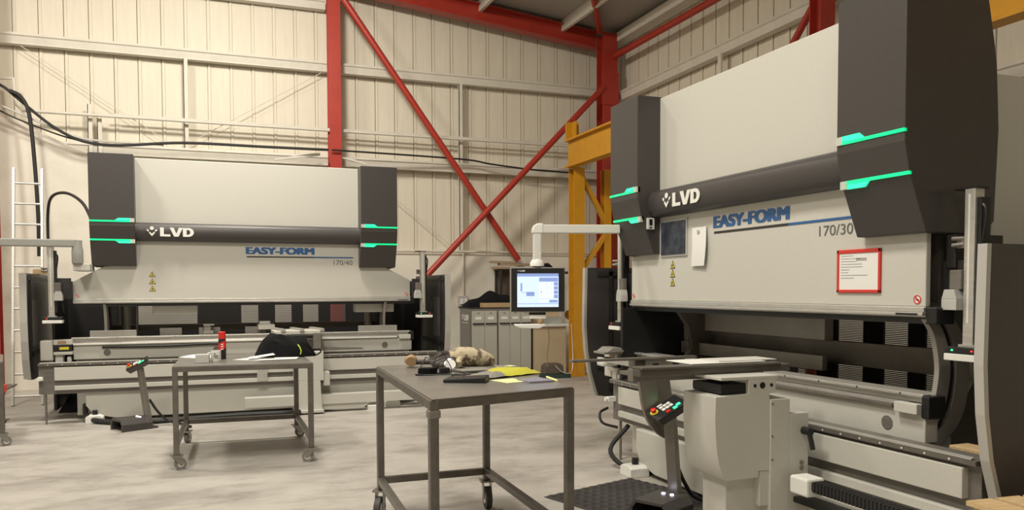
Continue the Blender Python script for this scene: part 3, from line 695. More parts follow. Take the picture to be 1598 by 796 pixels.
mb = MB(); mb.box(.06, .33, -.62, -.24, 1.0, 1.018); mb.box(.30, .33, -.44, -.26, .92, 1.0); br = mb.build('arm_mount', 'cream_paint', sf, bevel=.003)
mb = MB()
for y_, r_ in ((-.40, .010), (-.35, .018), (-.29, .010)): mb.cyl((.329, y_, .965), (.332, y_, .965), r_, 14)
mb.build('mount_hole', 'black', br)
MB().box(.03, .30, -.60, -.42, .925, .975).build('recess_shade', 'black', sf)  # shade inside the open follower top, put in as a black box
mb = MB(); mb.box(.08, .16, -1.02, -.02, 1.018, 1.060); sa = mb.build('support_arm', 'beam_steel', sf, bevel=.006)
mb = MB(); mb.box(.06, .18, -1.02, -.10, 1.058, 1.072); mb.build('arm_top', 'beam_steel', sa, bevel=.004)
MB().box(.02, .08, -1.02, -.15, .985, 1.055).build('arm_side', 'steel_rail', sa, bevel=.003)
for x_, yo in ():
    pts = [(-.97+yo+.20*(1-math.cos(t*math.pi/24)), 1.03-.40*math.sin(t*math.pi/24)) for t in range(13)]
    inn = [(-.895+yo+.18*(1-math.cos(t*math.pi/24)), 1.03-.375*math.sin(t*math.pi/24)) for t in range(13)]
    MB().prism(pts+inn[::-1], 'x', x_, x_+.025).build('curved_arm', 'steel', sf)
def curve_arm(x_, O_, I_, nm='curved_arm'):
    f = lambda c: [(q.x, q.y) for q in smoothpath([(a_, b_, 0) for a_, b_ in c], 4)]
    MB().prism(f(O_)+f(I_)[::-1], 'x', x_, x_+.03).build(nm, 'steel', sf)
ro, ri = [(.905, 2.69), (.815, 2.706), (.705, 2.726), (.594, 2.771), (.502, 2.856), (.451, 2.957)], [(.905, 2.82), (.80, 2.835), (.711, 2.855), (.622, 2.896), (.548, 2.956), (.50, 3.0)]
cv = lambda c, dx=0, dz=0: [(x-3.2+dx, z+dz) for z, x in c]
curve_arm(-.78, cv(ro), cv(ri)); curve_arm(-1.0, cv(ro[:4], .24), cv(ri[:4], .24))
MB().box(-1.0, -.74, -.52, -.06, .905, .93).build('cross_tie', 'steel', sf, bevel=.004)
MB().box(-.20, .0, -.72, -.05, 1.00, 1.02).build('slide_table', 'alu', sf, bevel=.003)
mb = MB(); mb.box(-.03, .02, -.80, -.30, 1.04, 1.06); mb.build('guide_bar', 'alu', sf, bevel=.003)
tag(MB().box(2.52, 3.02, 3.83, 4.10, 1.0745, 1.0785).build('sheet_blank', 'white_decal'), 'white sheet metal blank lying lowest on the near support arm', 'metal sheet', 'sheet blanks on the support arm')
tag(MB().box(2.72, 3.12, 3.86, 4.05, 1.0795, 1.0855).build('sheet_blank', 'arm_white'), 'small white sheet metal blank lying on top of the other on the near support arm', 'metal sheet', 'sheet blanks on the support arm')
# far support arm with slotted bracket
fa = empty('far_support', (1.13, -.1, 0)); fa.parent = p
mb = MB(); mb.box(-.02, .04, -1.02, -.0, .982, 1.0); mb.build('support_arm', 'steel', fa, bevel=.004)
mb = MB(); mb.box(-.02, .02, -.42, -.09, .90, .982); sb = mb.build('slotted_plate', 'frame_grey', fa, bevel=.004)
for y_ in (-.34, -.17): MB().box(.019, .023, y_-.025, y_+.025, .935, .952).build('slot', 'black', sb, bevel=.0)
MB().box(-.1, .0, -.50, -.40, .82, .98).build('arm_block', 'beam_steel', fa, bevel=.004)
mb = MB(); mb.box(-1.0, 2.1, -.36, -.30, .885, .90); mb.build('light_barrier_bar', 'alu_bright', p, bevel=.003) if False else None
mb = MB(); mb.box(-.08, .7, -.30, -.2, .865, .90); mb.build('rail_slide', 'alu', p, bevel=.004)
mb = MB(); mb.box(-.15, .06, -.30, -.10, .93, .95); mb.prism([(-.30, .95), (-.24, .99), (-.16, .99), (-.12, .95)], 'x', -.1, .1); mb.build('backstop_head', 'frame_grey', p, bevel=.005)
MB().box(-.02, .10, -.34, -.18, .83, .90).build('carriage_head', 'white_decal', p, bevel=.02)

# monitor pendant of the right machine (built in world space, own rotation to face the room)
mon = empty('control_pendant', (0, 0, 0)); mon.parent = RB
inv = (T((3.5, 6.27, 0)) @ Rz(-math.pi/2)).inverted()
face = T((2.66, 6.42, 0)) @ Rz(math.radians(-16))
mx = inv @ face
def pb(mb, name, m, parent=None, **k): return mb.build(name, m, parent or mon, xf=mx, **k)
pb(MB().box(-.036, .036, -.036, .036, 1.74, 1.985), 'arm_drop', 'arm_white', bevel=.012)
mb = MB(); mb.lathe([(.062, 0), (.062, .03), (.045, .055), (.04, .06)], (0, 0, 1.695), 24); pb(mb, 'swivel', 'white_decal', smooth=True)
mb = MB(); mb.prism([(-.045, 1.975), (.05, 1.975), (.05, 2.062), (.0, 2.062), (-.03, 2.045), (-.045, 2.01)], 'y', -.042, .042); pb(mb, 'elbow', 'white_decal', bevel=.01)
bz = pb(MB().box(-.235, .235, -.05, .03, 1.30, 1.685), 'bezel', 'frame_grey', bevel=.008)
fr_ = pb(MB().box(-.228, .228, -.056, -.05, 1.307, 1.678), 'front_glass', 'black', bz)
sc_ = pb(MB().box(-.178, .178, -.058, -.056, 1.345, 1.632), 'screen', 'screen', bz)
pb(MB().box(-.178, .178, -.0595, -.058, 1.607, 1.632), 'title_bar', 'screen_bar', bz)
pb(MB().box(.01, .172, -.0595, -.058, 1.563, 1.597), 'display_field', 'screen_bar', bz)
mb = MB()
for i in range(4):
    for j in range(4):
        x = .012+i*.042; z = 1.53-j*.036
        mb.mi(1 if i == 3 else 0).box(x, x+.034, -.0595, -.058, z, z+.028)
pb(mb, 'keypad', ['screen_light', 'screen_bar'], bz)
digs = [['7', '8', '9'], ['4', '5', '6'], ['1', '2', '3'], ['0']]
for j, row in enumerate(digs):
    for i, ch_ in enumerate(row):
        text('digit', ch_, bz, 'screen_line', .009, .015, mx @ T((.024+i*.042, -.0596, 1.537-j*.036)), depth=.0006)
mb = MB(); mb.mi(0).box(.012, .045, -.0595, -.058, 1.385, 1.405).mi(0).box(.055, .088, -.0595, -.058, 1.385, 1.405); mb.mi(1).box(.098, .17, -.0595, -.058, 1.385, 1.405)
mb.mi(1).box(-.178, .178, -.0595, -.058, 1.372, 1.376)
pb(mb, 'screen_buttons', ['screen_light', 'screen_bar'], bz)
mb = MB(); mb.box(-.15, -.135, -.0595, -.058, 1.48, 1.55); mb.box(-.10, -.03, -.0595, -.058, 1.44, 1.475); mb.box(-.145, -.1, -.0595, -.058, 1.466, 1.469)
pb(mb, 'bend_drawing', 'screen_bar', bz)
logo_fn(bz, -.175, 1.648, .012, .045, xf=mx, y=-.057, d=.001, gap=.006)
pb(MB().cyl((.24, 0, 1.64), (.268, 0, 1.64), .012, 10), 'side_button', 'black', bz)
pb(MB().box(-.07, .07, -.03, .0, 1.245, 1.275), 'handle_bar', 'white_decal')
pb(MB().box(-.07, .07, -.03, .03, 1.275, 1.30), 'neck', 'black')
mb = MB(); mb.prism([(-.20, 1.185), (-.16, 1.17), (.0, 1.165), (.05, 1.19), (.05, 1.20), (-.20, 1.198)], 'y', -.16, .03); pb(mb, 'tray', 'white_decal', bevel=.004)
mb = MB(); mb.box(.05, .26, -.12, .04, 1.188, 1.198); pb(mb, 'shelf', 'silver')
mb = MB(); mb.prism([(.03, 1.2), (.20, 1.2), (.22, 1.26), (.06, 1.26)], 'y', .02, .024)
inst = pb(mb, 'instruction_sheet', 'silver')
mb = MB(); mb.lathe([(.012, 0), (.022, .012), (.022, .03), (.012, .04)], (.02, -.08, 1.20), 14); pb(mb, 'knob', 'handle_tan', smooth=True)
pb(MB().tube(smoothpath([(.10, .05, 1.19), (.11, .05, 1.05), (.09, .05, .92), (.10, .05, .82)]), .0035, 6), 'pendant_cable', 'handle_tan', smooth=True)

pb(MB().box(.045, .72, -.036, .036, 1.978, 2.052), 'control_arm', 'arm_white', bevel=.008)
# small panel on the far cover of the right machine
kp = MB().box(.47, .484, -.128, -.058, 1.985, 2.078).build('button_panel', 'white_decal', RB, bevel=.003)
MB().box(.484, .487, -.108, -.080, 2.018, 2.068).build('display', 'black', kp)
MB().box(.484, .487, -.106, -.084, 1.995, 2.005).build('display', 'black', kp)

# ================================================================ things stuck on the right ram (front plane x = 3.5)
def wall_item(name, y0, y1, z0, z1, m, label, cat, t=.004, x=3.5):
    o = MB().box(x-t, x-.0005, y1, y0, z0, z1).build(name, m); return tag(o, label, cat)
pf = wall_item('picture_frame', 5.768, 5.385, 1.758, 2.052, 'silver', 'dark printed sheet in a thin grey frame stuck below the logo strip', 'picture', .012)
MB().box(3.482, 3.488, 5.40, 5.753, 1.772, 2.036).build('picture', 'photo_dark', pf)
pp = MB(); n = 8
V = []; F = []
for i in range(n+1):
    for j in range(3):
        t = i/n; z = 1.965-.295*t; y = 5.315-.19*(j/2)-.02*math.sin(t*3); x = 3.492-.012*abs(math.sin(t*2.4))-.006*j*t
        V.append((x, y, z))
for i in range(n):
    for j in range(2): a = i*3+j; F.append((a, a+1, a+4, a+3))
V2 = [(x-.002, y, z) for x, y, z in V]; k = len(V)
F2 = [tuple(q+k for q in f)[::-1] for f in F]
pp.add(V+V2, F+F2)
po = tag(pp.build('paper_note', 'paper', smooth=True), 'creased white paper note held by a magnet beside the dark picture', 'paper')
mg = MB().cyl((3.475, 5.215, 1.93), (3.49, 5.215, 1.93), .014, 14).build('magnet', 'silver', po, smooth=True)
rf = MB()
for (ya, yb, za_, zb_) in ((3.785, 3.455, 1.70, 1.722), (3.785, 3.455, 1.472, 1.49), (3.785, 3.768, 1.472, 1.722), (3.472, 3.455, 1.472, 1.722)): rf.box(3.488, 3.4995, yb, ya, za_, zb_)
ro = tag(rf.build('document_frame', 'red_decal', bevel=.003), 'red framed document pocket with a printed form on the right ram', 'frame')
dp = MB().box(3.493, 3.499, 3.472, 3.768, 1.49, 1.70).build('document', 'paper', ro)
mb = MB(); random.seed(3)
for k in range(9):
    z = 1.685-.016*k; mb.box(3.4922, 3.493, 3.70-random.random()*.18, 3.755, z-.0012, z+.0012)
for k in range(8): mb.box(3.4922, 3.493, 3.56+.010*k, 3.565+.010*k, 1.655, 1.672)
mb.build('print_lines', 'grey_decal', dp)

# ================================================================ work tables
def castor(parent, x, y, ang, wheel_r=.062, zt=.17, big=True):
    c = empty('castor', (x, y, 0), ang); c.parent = parent
    MB().box(-.045, .045, -.045, .045, zt-.012, zt).build('castor_plate', 'castor', c)
    mb = MB()
    for s in (-1, 1): mb.prism([(-.035, zt-.012), (.035, zt-.012), (.055, wheel_r), (.03, wheel_r-.015), (.01, wheel_r)], 'y', s*.026-.002, s*.026+.002)
    mb.build('castor_fork', 'castor', c)
    MB().tube([(.03, -.019, wheel_r), (.03, .019, wheel_r)], wheel_r, 24).build('castor_wheel', 'wheel' if big else 'tyre_grey', c, smooth=True)
    MB().tube([(.03, -.022, wheel_r), (.03, .022, wheel_r)], wheel_r*.55, 16).build('wheel_hub', 'alu_bright', c, smooth=True)
    return c
def table(name, C4, zt, tube, label, wheel_r, zl, castors, m='table_steel', mt='table_top'):
    cx = sum(c[0] for c in C4)/4; cy = sum(c[1] for c in C4)/4
    root = tag(empty(name, (cx, cy, 0)), label, 'table', 'steel work tables')
    C = [Vector((c[0]-cx, c[1]-cy, 0)) for c in C4]
    mb = MB(); mb.prism([(c.x, c.y) for c in C], 'z', zt-.006, zt); mb.build('table_top', mt, root, bevel=.002)
    ins = [c*(1-tube*.5/c.length*1.2) for c in C]
    mb = MB()
    for i in range(4):
        a, b = ins[i], ins[(i+1) % 4]
        mb.bar((a.x, a.y, zt-.006-tube/2), (b.x, b.y, zt-.006-tube/2), tube, tube)
    mb.build('top_frame', m, root, bevel=.004)
    for i in range(4):
        a = ins[i]; s = tube/2
        MB().box(a.x-s, a.x+s, a.y-s, a.y+s, .19 if zl > .22 else .125, zt-.007).build('leg', m, root, bevel=.005)
    for i in range(4):
        a, b = ins[i], ins[(i+1) % 4]; d = (b-a).normalized()*tube*.5; a2, b2 = a+d, b-d
        if i == 0: continue
        MB().bar((a2.x, a2.y, zl), (b2.x, b2.y, zl), tube*.9, tube).build('stretcher', m, root, bevel=.004)
    for i, ang in castors: castor(root, ins[i].x, ins[i].y, ang, wheel_r, .19 if zl > .22 else .125, wheel_r > .055)
    return root
FT = table('work_table', [(.945, 3.53), (1.738, 3.72), (1.785, 5.22), (1.03, 5.22)], 1.0, .044, 'bare steel work table on castors in the foreground, black tools on top', .075, .25, [(0, .4), (1, 2.2), (2, 4.6), (3, 4.2)])
ST = table('work_table', [(-.285, 7.20), (.84, 7.12), (.845, 8.44), (-.235, 8.48)], .87, .045, 'steel work table with a dark bag in front of the left press brake', .048, .21, [(0, .3), (1, 2.8), (2, .2), (3, 1.2)])
LT = table('work_table', [(-2.9, 8.95), (-1.86, 8.95), (-2.06, 9.95), (-2.95, 9.95)], .82, .04, 'steel work table mostly outside the left edge of the picture', .045, .21, [(1, .3), (2, 2.8)])
# weld collar on the near leg
wp = MB(); a_ = (-.4165-.0285, -.8655-.0285); wp.box(a_[0], a_[0]+.057, a_[1], a_[1]+.057, 91e-2, .947); wp.build('weld_patch', 'steel', FT, bevel=.006)
# ---- things on the front table (z = 1.0)
ZT = 1.0
kb = MB(); kb.prism([(-.115, 0), (.115, 0), (.115, .018), (-.115, .032)], 'x', -.07, .07)
ko = kb.build('power_brick', 'black', bevel=.006, xf=Rz(math.radians(62)))
ko.data.name = 'power_brick'; ko.location = (1.300, 4.14, ZT+.001)
ko.name = 'black_case'; tag(ko, 'flat black wedge shaped case near the front edge of the near table', 'case')
hm = tag(empty('hammer', (1.22, 5.04, ZT)), 'hammer with a tan head end and dark handle lying under the glove', 'hammer')
MB().tube([(0, -.02, .035), (.28, -.12, .035)], .016, 10).build('handle', 'tape', hm, smooth=True)
mb = MB(); mb.tube([(-.02, -.05, .04), (-.01, -.02, .045), (.0, .02, .045), (-.01, .06, .04)], [.032, .038, .036, .030], 14); mb.build('head', 'handle_tan', hm, smooth=True)
gl = tag(empty('work_glove', (1.50, 4.93, ZT)), 'tan and brown camouflage work glove lying on the near table', 'glove')
def blob(mb, c, r, n=14, m=9, wob=.08, seed=1):
    rnd = random.Random(seed); V = []; F = []
    for i in range(m+1):
        ph = math.pi*i/m
        for j in range(n):
            th = 2*math.pi*j/n; k = 1+rnd.uniform(-wob, wob)*(0 < i < m)
            V.append((c[0]+r[0]*k*math.sin(ph)*math.cos(th), c[1]+r[1]*k*math.sin(ph)*math.sin(th), max(c[2]+r[2]*k*math.cos(ph), 0.0)))
    for i in range(m):
        for j in range(n): F.append((i*n+j, (i+1)*n+j, (i+1)*n+(j+1) % n, i*n+(j+1) % n))
    return mb.add(V, F)
mb = MB(); mb.tube([(-.06, .0, .06), (.0, -.01, .07), (.06, -.02, .068), (.13, -.04, .058), (.19, -.06, .042), (.22, -.07, .03)], [.045, .062, .062, .058, .040, .015], 16); mb.build('palm', 'leather_tan', gl, smooth=True)
for k, (dy, dz, ln) in enumerate(((.05, .075, .10), (.02, .05, .12), (-.02, .04, .11), (-.05, .035, .085))):
    MB().tube(smoothpath([(-.03, dy*.6, .06), (-.08, dy-.01, dz+.01), (-.06-ln*.8, dy-.03, dz-.012), (-.05-ln, dy-.02, .022)], 4), [.022]*13, 10).build('finger', 'tape', gl, smooth=True)
MB().tube(smoothpath([(.0, -.05, .06), (-.03, -.09, .05), (-.04, -.13, .03)], 4), .02, 10).build('thumb', 'leather_tan', gl, smooth=True)
mb = MB(); mb.lathe([(.04, 0), (.042, .01), (.038, .012), (.030, .013)], (0, 0, 0), 24); wo = mb.build('gauge', 'chrome', smooth=True); wo.rotation_euler = (1.1, 0, -.3); wo.location = (1.385, 4.73, ZT+.035)
wo.name = 'dial_gauge'; tag(wo, 'small round chrome gauge leaning against the glove', 'gauge')
MB().cyl((0, 0, .010), (0, 0, .0145), .031, 20).build('dial', 'paper', wo)
def tcable(pts, label, r=.0035): return cable([(x, y, ZT+z) for x, y, z in pts], r, label, 'black', 'thin leads on the near table', 6)
tcable([(1.16, 4.66, .006), (1.20, 4.70, .05), (1.23, 4.72, .09), (1.25, 4.68, .05), (1.27, 4.66, .01)], 'thin black lead standing up in a small loop beside the hammer head')
tcable([(1.27, 4.72, .01), (1.30, 4.74, .10), (1.33, 4.74, .12), (1.36, 4.70, .06), (1.36, 4.62, .01), (1.30, 4.50, .008)], 'thin black lead standing in the taller loop in front of the hammer handle')
tcable([(1.12, 4.56, .006), (1.2, 4.50, .006), (1.32, 4.46, .008), (1.36, 4.36, .008), (1.30, 4.30, .006), (1.28, 4.36, .012), (1.40, 4.42, .006), (1.5, 4.40, .006)], 'thin black lead curling over the table top behind the black case')
tcable([(1.25, 4.56, .006), (1.34, 4.60, .01), (1.42, 4.52, .006), (1.50, 4.50, .006), (1.56, 4.56, .006)], 'thin black lead lying between the glove and the black case')
mb = MB(); mb.prism([(-.07, -.035), (.03, -.06), (.10, -.02), (.08, .04), (-.02, .05)], 'z', 0, .006); mb.prism([(-.05, -.02), (.02, -.04), (.07, -.01), (.05, .02), (-.02, .03)], 'z', .006, .04)
pc = mb.build('pouch', 'cloth_black', bevel=.006); pc.location = (1.185, 4.57, ZT+.001); pc.name = 'tool_pouch'; tag(pc, 'small black pouch lying in front of the hammer head', 'pouch')
MB().box(-.03, .03, -.02, .02, 0, .035).build('plug', 'black', pc, bevel=.006).location = (.12, .02, 0)
def sheet(name, c, w_, l_, rot, m, z, label, cat, t=.004, curl=0, group=None):
    mb = MB(); n = 6; V = []; F = []
    for i in range(n+1):
        for j in range(n+1):
            u, v = i/n-.5, j/n-.5; dz = curl*(max(0, u)**2*4+.3*max(0, -v)**2*4)
            V.append((u*w_, v*l_, dz+t))
    for i in range(n):
        for j in range(n): a = i*(n+1)+j; F.append((a, a+n+1, a+n+2, a+1))
    k = len(V); V += [(x, y, z_-t) for x, y, z_ in V]; F += [tuple(q+k for q in f)[::-1] for f in F]
    edge = [i*(n+1) for i in range(n+1)]+[n*(n+1)+j for j in range(1, n+1)]+[i*(n+1)+n for i in range(n-1, -1, -1)]+[j for j in range(n-1, 0, -1)]
    for q in range(len(edge)):
        a, b = edge[q], edge[(q+1) % len(edge)]; F.append((a, b, b+k, a+k))
    mb.add(V, F); o = mb.build(name, m); o.location = (*c, z+.0005); o.rotation_euler = (0, 0, rot)
    return tag(o, label, cat, group)
sheet('notepad', (1.655, 4.02), .15, .15, .1, 'pad_violet', ZT, 'blue grey notepad near the right edge of the near table', 'notepad', .008)
sheet('note_sheet', (1.53, 4.08), .15, .17, .25, 'paper_yellow', ZT, 'pale yellow paper sheet lying beside the blue grey notepad', 'paper', .002)
MB().box(-.03, .03, -.006, .006, 0, .010)
pen = tag(MB().tube([(1.765, 4.12, ZT+.007), (1.745, 3.93, ZT+.007)], .007, 8).build('chalk_stick', 'paper_yellow', smooth=True), 'pale yellow marker stick at the right edge of the near table', 'marker')
bag = MB(); n = 10; V = []; F = []
rnd = random.Random(5)
for i in range(n+1):
    for j in range(n+1):
        u, v = i/n, j/n; ed = min(u, 1-u, v, 1-v)
        V.append(((u-.5)*.42, (v-.5)*.20, .006+.035*min(1, ed*5)*(1+.4*math.sin(u*9+v*4))*.7+(0.004*rnd.random())))
for i in range(n):
    for j in range(n): a = i*(n+1)+j; F.append((a, a+n+1, a+n+2, a+1))
bag.add(V, F); bag.m = [0 if (k//n) < 3 else 1 for k in range(len(F))]
k = len(V)
bag.add([(x, y, 0) for x, y, z in V], [f[::-1] for f in F])
bo = bag.build('plastic_bag', ['pad_grey', 'bag_yellow'], smooth=True); bo.location = (1.60, 4.36, ZT+.001); bo.rotation_euler = (0, 0, .42)
tag(bo, 'flattened yellow and clear plastic bag on the near table', 'bag')
gs = 'grey sheet samples on the near table'
for i, (c, w_, l_, r_, z, lb) in enumerate([((1.62, 4.86), .22, .17, .5, 0, 'grey metal sheet sample at the back edge of the near table'), ((1.60, 4.66), .26, .16, .35, 0, 'grey metal sheet sample lying just behind the yellow bag'),
        ((1.50, 4.62), .20, .14, .1, .009, 'grey metal sheet sample topmost of the pile right of the glove'), ((1.70, 4.60), .12, .20, -.2, .018, 'narrow grey metal sheet sample overlapping the right side of the pile')]):
    sheet('metal_sample', c, w_, l_, r_, 'pad_grey', ZT+z, lb, 'metal sheet', .006, group=gs)
sheet('paper_scrap', (1.735, 4.62), .05, .06, .3, 'paper_yellow', ZT+.026, 'tiny pale paper scrap beyond the yellow bag', 'paper', .002)

# ---- things on the second table (z = .87)
Z2 = .87
can = tag(empty('spray_can', (.115, 7.78, Z2)), 'black and red spray can with a red cap on the table', 'spray can')
mb = MB(); mb.lathe([(.031, .002), (.033, .006), (.033, .175), (.030, .185), (.028, .19)], n=28); mb.build('body', 'black', can, smooth=True)
mb = MB(); mb.lathe([(.030, .186), (.031, .19), (.031, .245), (.026, .250)], n=28); mb.build('cap', 'red_plastic', can, smooth=True)
mb = MB(); V = []; F = []
for k in range(13):
    th = math.radians(-170+k*13)
    V += [(.0337*math.cos(th), .0337*math.sin(th), .062+.004*k), (.0337*math.cos(th), .0337*math.sin(th), .135+.004*k)]
for k in range(12): F.append((2*k, 2*k+2, 2*k+3, 2*k+1))
mb.add(V, F); lb = mb.build('label_band', 'red_plastic', can)
mb = MB()
for (z0, sl) in ((.085, 0), (.108, 0), (.128, 0)):
    mb.add([(-.012, -.0345, z0), (.010, -.0345, z0+.006), (.010, -.0345, z0+.016), (-.012, -.0345, z0+.010)], [(0, 1, 2, 3)])
mb.build('label_lettering', 'white_decal', lb)
mug = tag(empty('mug', (.058, 7.50, Z2)), 'white mug with faint grey print beside the grey box', 'mug')
mb = MB(); mb.lathe([(.040, .001), (.042, .004), (.042, .10), (.039, .10), (.038, .012), (.0, .010)], n=28); mb.build('body', 'white_decal', mug, smooth=True)
MB().tube(smoothpath([(-.040, 0, .08), (-.065, 0, .078), (-.070, 0, .05), (-.062, 0, .028), (-.040, 0, .022)], 4), .005, 8).build('handle', 'white_decal', mug, smooth=True)
mb = MB(); mb.box(-.02, .018, -.0435, -.0425, .05, .06); mb.box(-.012, .02, -.0435, -.0425, .035, .042); mb.box(-.018, .0, -.0435, -.0425, .07, .078); mb.build('print', 'grey_decal', mug)
bx = MB().box(-.055, .055, -.05, .05, 0, .075).build('box', 'silver', bevel=.004, xf=Rz(-.1)); bx.location = (-.05, 7.44, Z2+.001); bx.name = 'small_box'; tag(bx, 'small grey box at the front left of the table', 'box')
def quad_sheet(name, pts, z, m, label, t=.003, cat='paper', grp=None):
    return tag(MB().prism(pts, 'z', z+.0008, z+t).build(name, m), label, cat, grp)
quad_sheet('drawing_sheet', [(-.27, 8.10), (.0, 7.84), (.07, 8.30), (-.15, 8.40)], Z2, 'paper', 'white drawing sheet at the back left of the table behind the mug')
pg = 'papers under the dark bag'
quad_sheet('drawing_sheet', [(.20, 7.62), (.44, 7.45), (.58, 7.72), (.40, 7.85)], Z2, 'paper', 'white drawing sheet left of the bag, overlapping the front papers', .004, grp=pg)
quad_sheet('drawing_sheet', [(.40, 7.42), (.74, 7.46), (.78, 7.66), (.45, 7.70)], Z2+.004, 'paper', 'white drawing sheet lying right in front of the bag', grp=pg)
o = quad_sheet('drawing_sheet', [(-.12, -.05), (.12, -.09), (.16, .04), (-.06, .07)], 0, 'paper', 'white drawing sheet with one raised corner leaning on the bag', .003, grp=pg)
o.location = (.42, 7.62, Z2+.024); o.rotation_euler = (.0, -.12, .35)
# dark bag
BP = [(0, .12), (.06, .5), (.14, .85), (.24, 1.0), (.40, .97), (.52, .90), (.62, .80), (.74, .84), (.84, .72), (.93, .42), (1.0, .10)]
bgm = MB(); V = []; F = []; nu, nv = 30, 16; rnd = random.Random(11)
for i in range(nu+1):
    u = i/nu; x = -.24+.53*u
    h = .215*next(a+(b-a)*(u-p)/(q-p) for (p, a), (q, b) in zip(BP, BP[1:]) if p <= u <= q+1e-9)
    h = max(h, .02); wd = .13*(.55+.45*math.sin(math.pi*min(1, u*.9+.1)))
    for j in range(nv+1):
        ph = math.pi*j/nv
        wob = 1+.05*math.sin(u*17+j)+.04*math.sin(j*1.9+u*6)
        V.append((x+.01*math.sin(j*2.), -wd*math.cos(ph)*wob, max(0, h*math.sin(ph)**.7*wob)))
for i in range(nu):
    for j in range(nv): a = i*(nv+1)+j; F.append((a, a+nv+1, a+nv+2, a+1))
F.append(tuple(range(nv+1))); F.append(tuple(nu*(nv+1)+j for j in range(nv+1))[::-1])
F.append(tuple([i*(nv+1) for i in range(nu+1)]+[i*(nv+1)+nv for i in range(nu, -1, -1)]))
bgm.add(V, F); bg = bgm.build('bag_body', 'cloth_black', smooth=True)
br_ = tag(empty('soft_bag', (.65, 7.83, Z2+.001)), 'soft black fabric bag with a yellow stripe lying on the table', 'bag')
bg.parent = br_
mb = MB(); mb.tube(smoothpath([(.15, -.128, .025), (.155, -.132, .06), (.14, -.115, .10), (.12, -.08, .125)], 4), .005, 6); mb.build('stripe', 'fluoro', br_, smooth=True)
mb = MB(); mb.tube(smoothpath([(.27, -.02, .05), (.33, -.03, .055), (.35, -.03, .04), (.31, -.03, .01), (.27, -.02, .02)], 4), .007, 6); mb.build('strap', 'cloth_black', br_, smooth=True)

# things on left table
tb = tag(MB().box(-.10, .05, -.08, .08, 0, .22).build('storage_tub', 'bag_yellow', bevel=.02), 'yellow tub under the table at the left edge', 'tub'); tb.location = (-2.05, 9.2, .507)
sh_ = MB().box(-.84, .15, -.28, .68, 0, .015).build('shelf_plate', 'table_steel', LT); sh_.location = (.36, -.2, .485)
rb = tag(MB().box(-.05, .06, -.07, .07, 0, .07).build('small_parts_box', 'red_plastic', bevel=.01), 'red box beside the yellow tub at the left edge', 'box'); rb.location = (-1.93, 9.1, .507)

# ================================================================ foot pedal pedestals
def pedestal(loc, rz, label, h, big=False):
    r = tag(empty('foot_pedal_console', loc, rz), label, 'foot pedal', 'foot pedal consoles')
    hs = MB(); hs.prism([(-.13, .0), (.13, 0), (.13, .06), (.10, .115), (-.10, .115), (-.13, .06)], 'y', -.17, .12)
    hs = MB()
    outer = [(-.15, 0), (-.15, .07), (-.11, .125), (.11, .125), (.15, .07), (.15, 0)]; inner = [(-.125, 0), (-.125, .06), (-.095, .10), (.095, .10), (.125, .06), (.125, 0)]
    for k in range(5): hs.prism([outer[k], outer[k+1], inner[k+1], inner[k]], 'y', -.2, .06)
    hs.prism(outer, 'y', .06, .12)
    ho = hs.build('pedal_hood', 'charcoal', r, bevel=.004)
    MB().box(-.14, .14, -.1, .19, 0, .022).build('base_plate', 'charcoal', r, bevel=.006)
    MB().prism([(-.16, .022), (.05, .022), (.05, .05), (-.16, .03)], 'x', -.10, .10).build('pedal', 'black_rubber', r)
    for x in (-.03, .035): MB().tube([(x, -.165+.2, .125), (x, -.165+.2, .131)], .013, 12).build('indicator_lamp', 'led_white', ho)
    st = MB(); st.prism([(.12, .02), (.18, .02), (.09, h), (.04, h)], 'x', -.04, .04); so_ = st.build('stalk', 'steel', r, bevel=.008)
    MB().tube(smoothpath([(0, .16, .30), (.02, .24, .16), (.05, .34, .05), (.22, .42, .02), (.45, .40, .02)]), .014, 8).build('pedestal_cable', 'black_rubber', r, smooth=True)
    cp = empty('control_panel', (0, .06, h)); cp.parent = r; cp.rotation_euler = (math.radians(12), math.radians(-28), math.radians(58))
    MB().prism([(-.12, .05), (.12, .05), (.10, 0), (-.10, 0)], 'y', -.075, .085).build('panel_body', 'charcoal', cp, bevel=.006)
    pl = MB().box(-.12, .12, -.075, .085, .050, .056).build('panel_face', 'black', cp)
    return r, cp
def panel_buttons(cp):
    def q(x0, x1, y0, y1, m, nm): MB().box(x0, x1, y0, y1, .056, .0605).build(nm, m, cp)
    o = MB(); o.tube([(-.085, .03, .056), (-.085, .03, .059)], .028, 18); o.build('stop_ring', 'yellow_decal', cp)
    mb = MB(); mb.lathe([(.009, 0), (.009, .012), (.019, .014), (.019, .024), (.014, .028)], (-.085, .03, .058), 16); mb.build('emergency_button', 'red_plastic', cp, smooth=True)
    for i in range(3):
        for j in range(2): q(-.04+i*.03, -.015+i*.03, .0-j*.035+.02, .025-j*.035+.02, 'white_decal', 'key')
    q(-.035, -.005, -.058, -.035, 'led_red' if False else 'red_plastic', 'key'); q(.055, .082, -.045, -.028, 'led_green', 'key'); q(.02, .046, -.06, -.042, 'led_green', 'key')
    q(-.04, .0, .055, .07, 'white_decal', 'key')
P1, c1 = pedestal((2.82, 4.60, 0), math.radians(-62), 'foot pedal console standing on the rubber mat by the right press brake', .66)
P2, c2 = pedestal((-.76, 9.56, 0), math.radians(-62), 'foot pedal console on the bare floor in front of the left press brake', .66)
panel_buttons(c1); panel_buttons(c2)
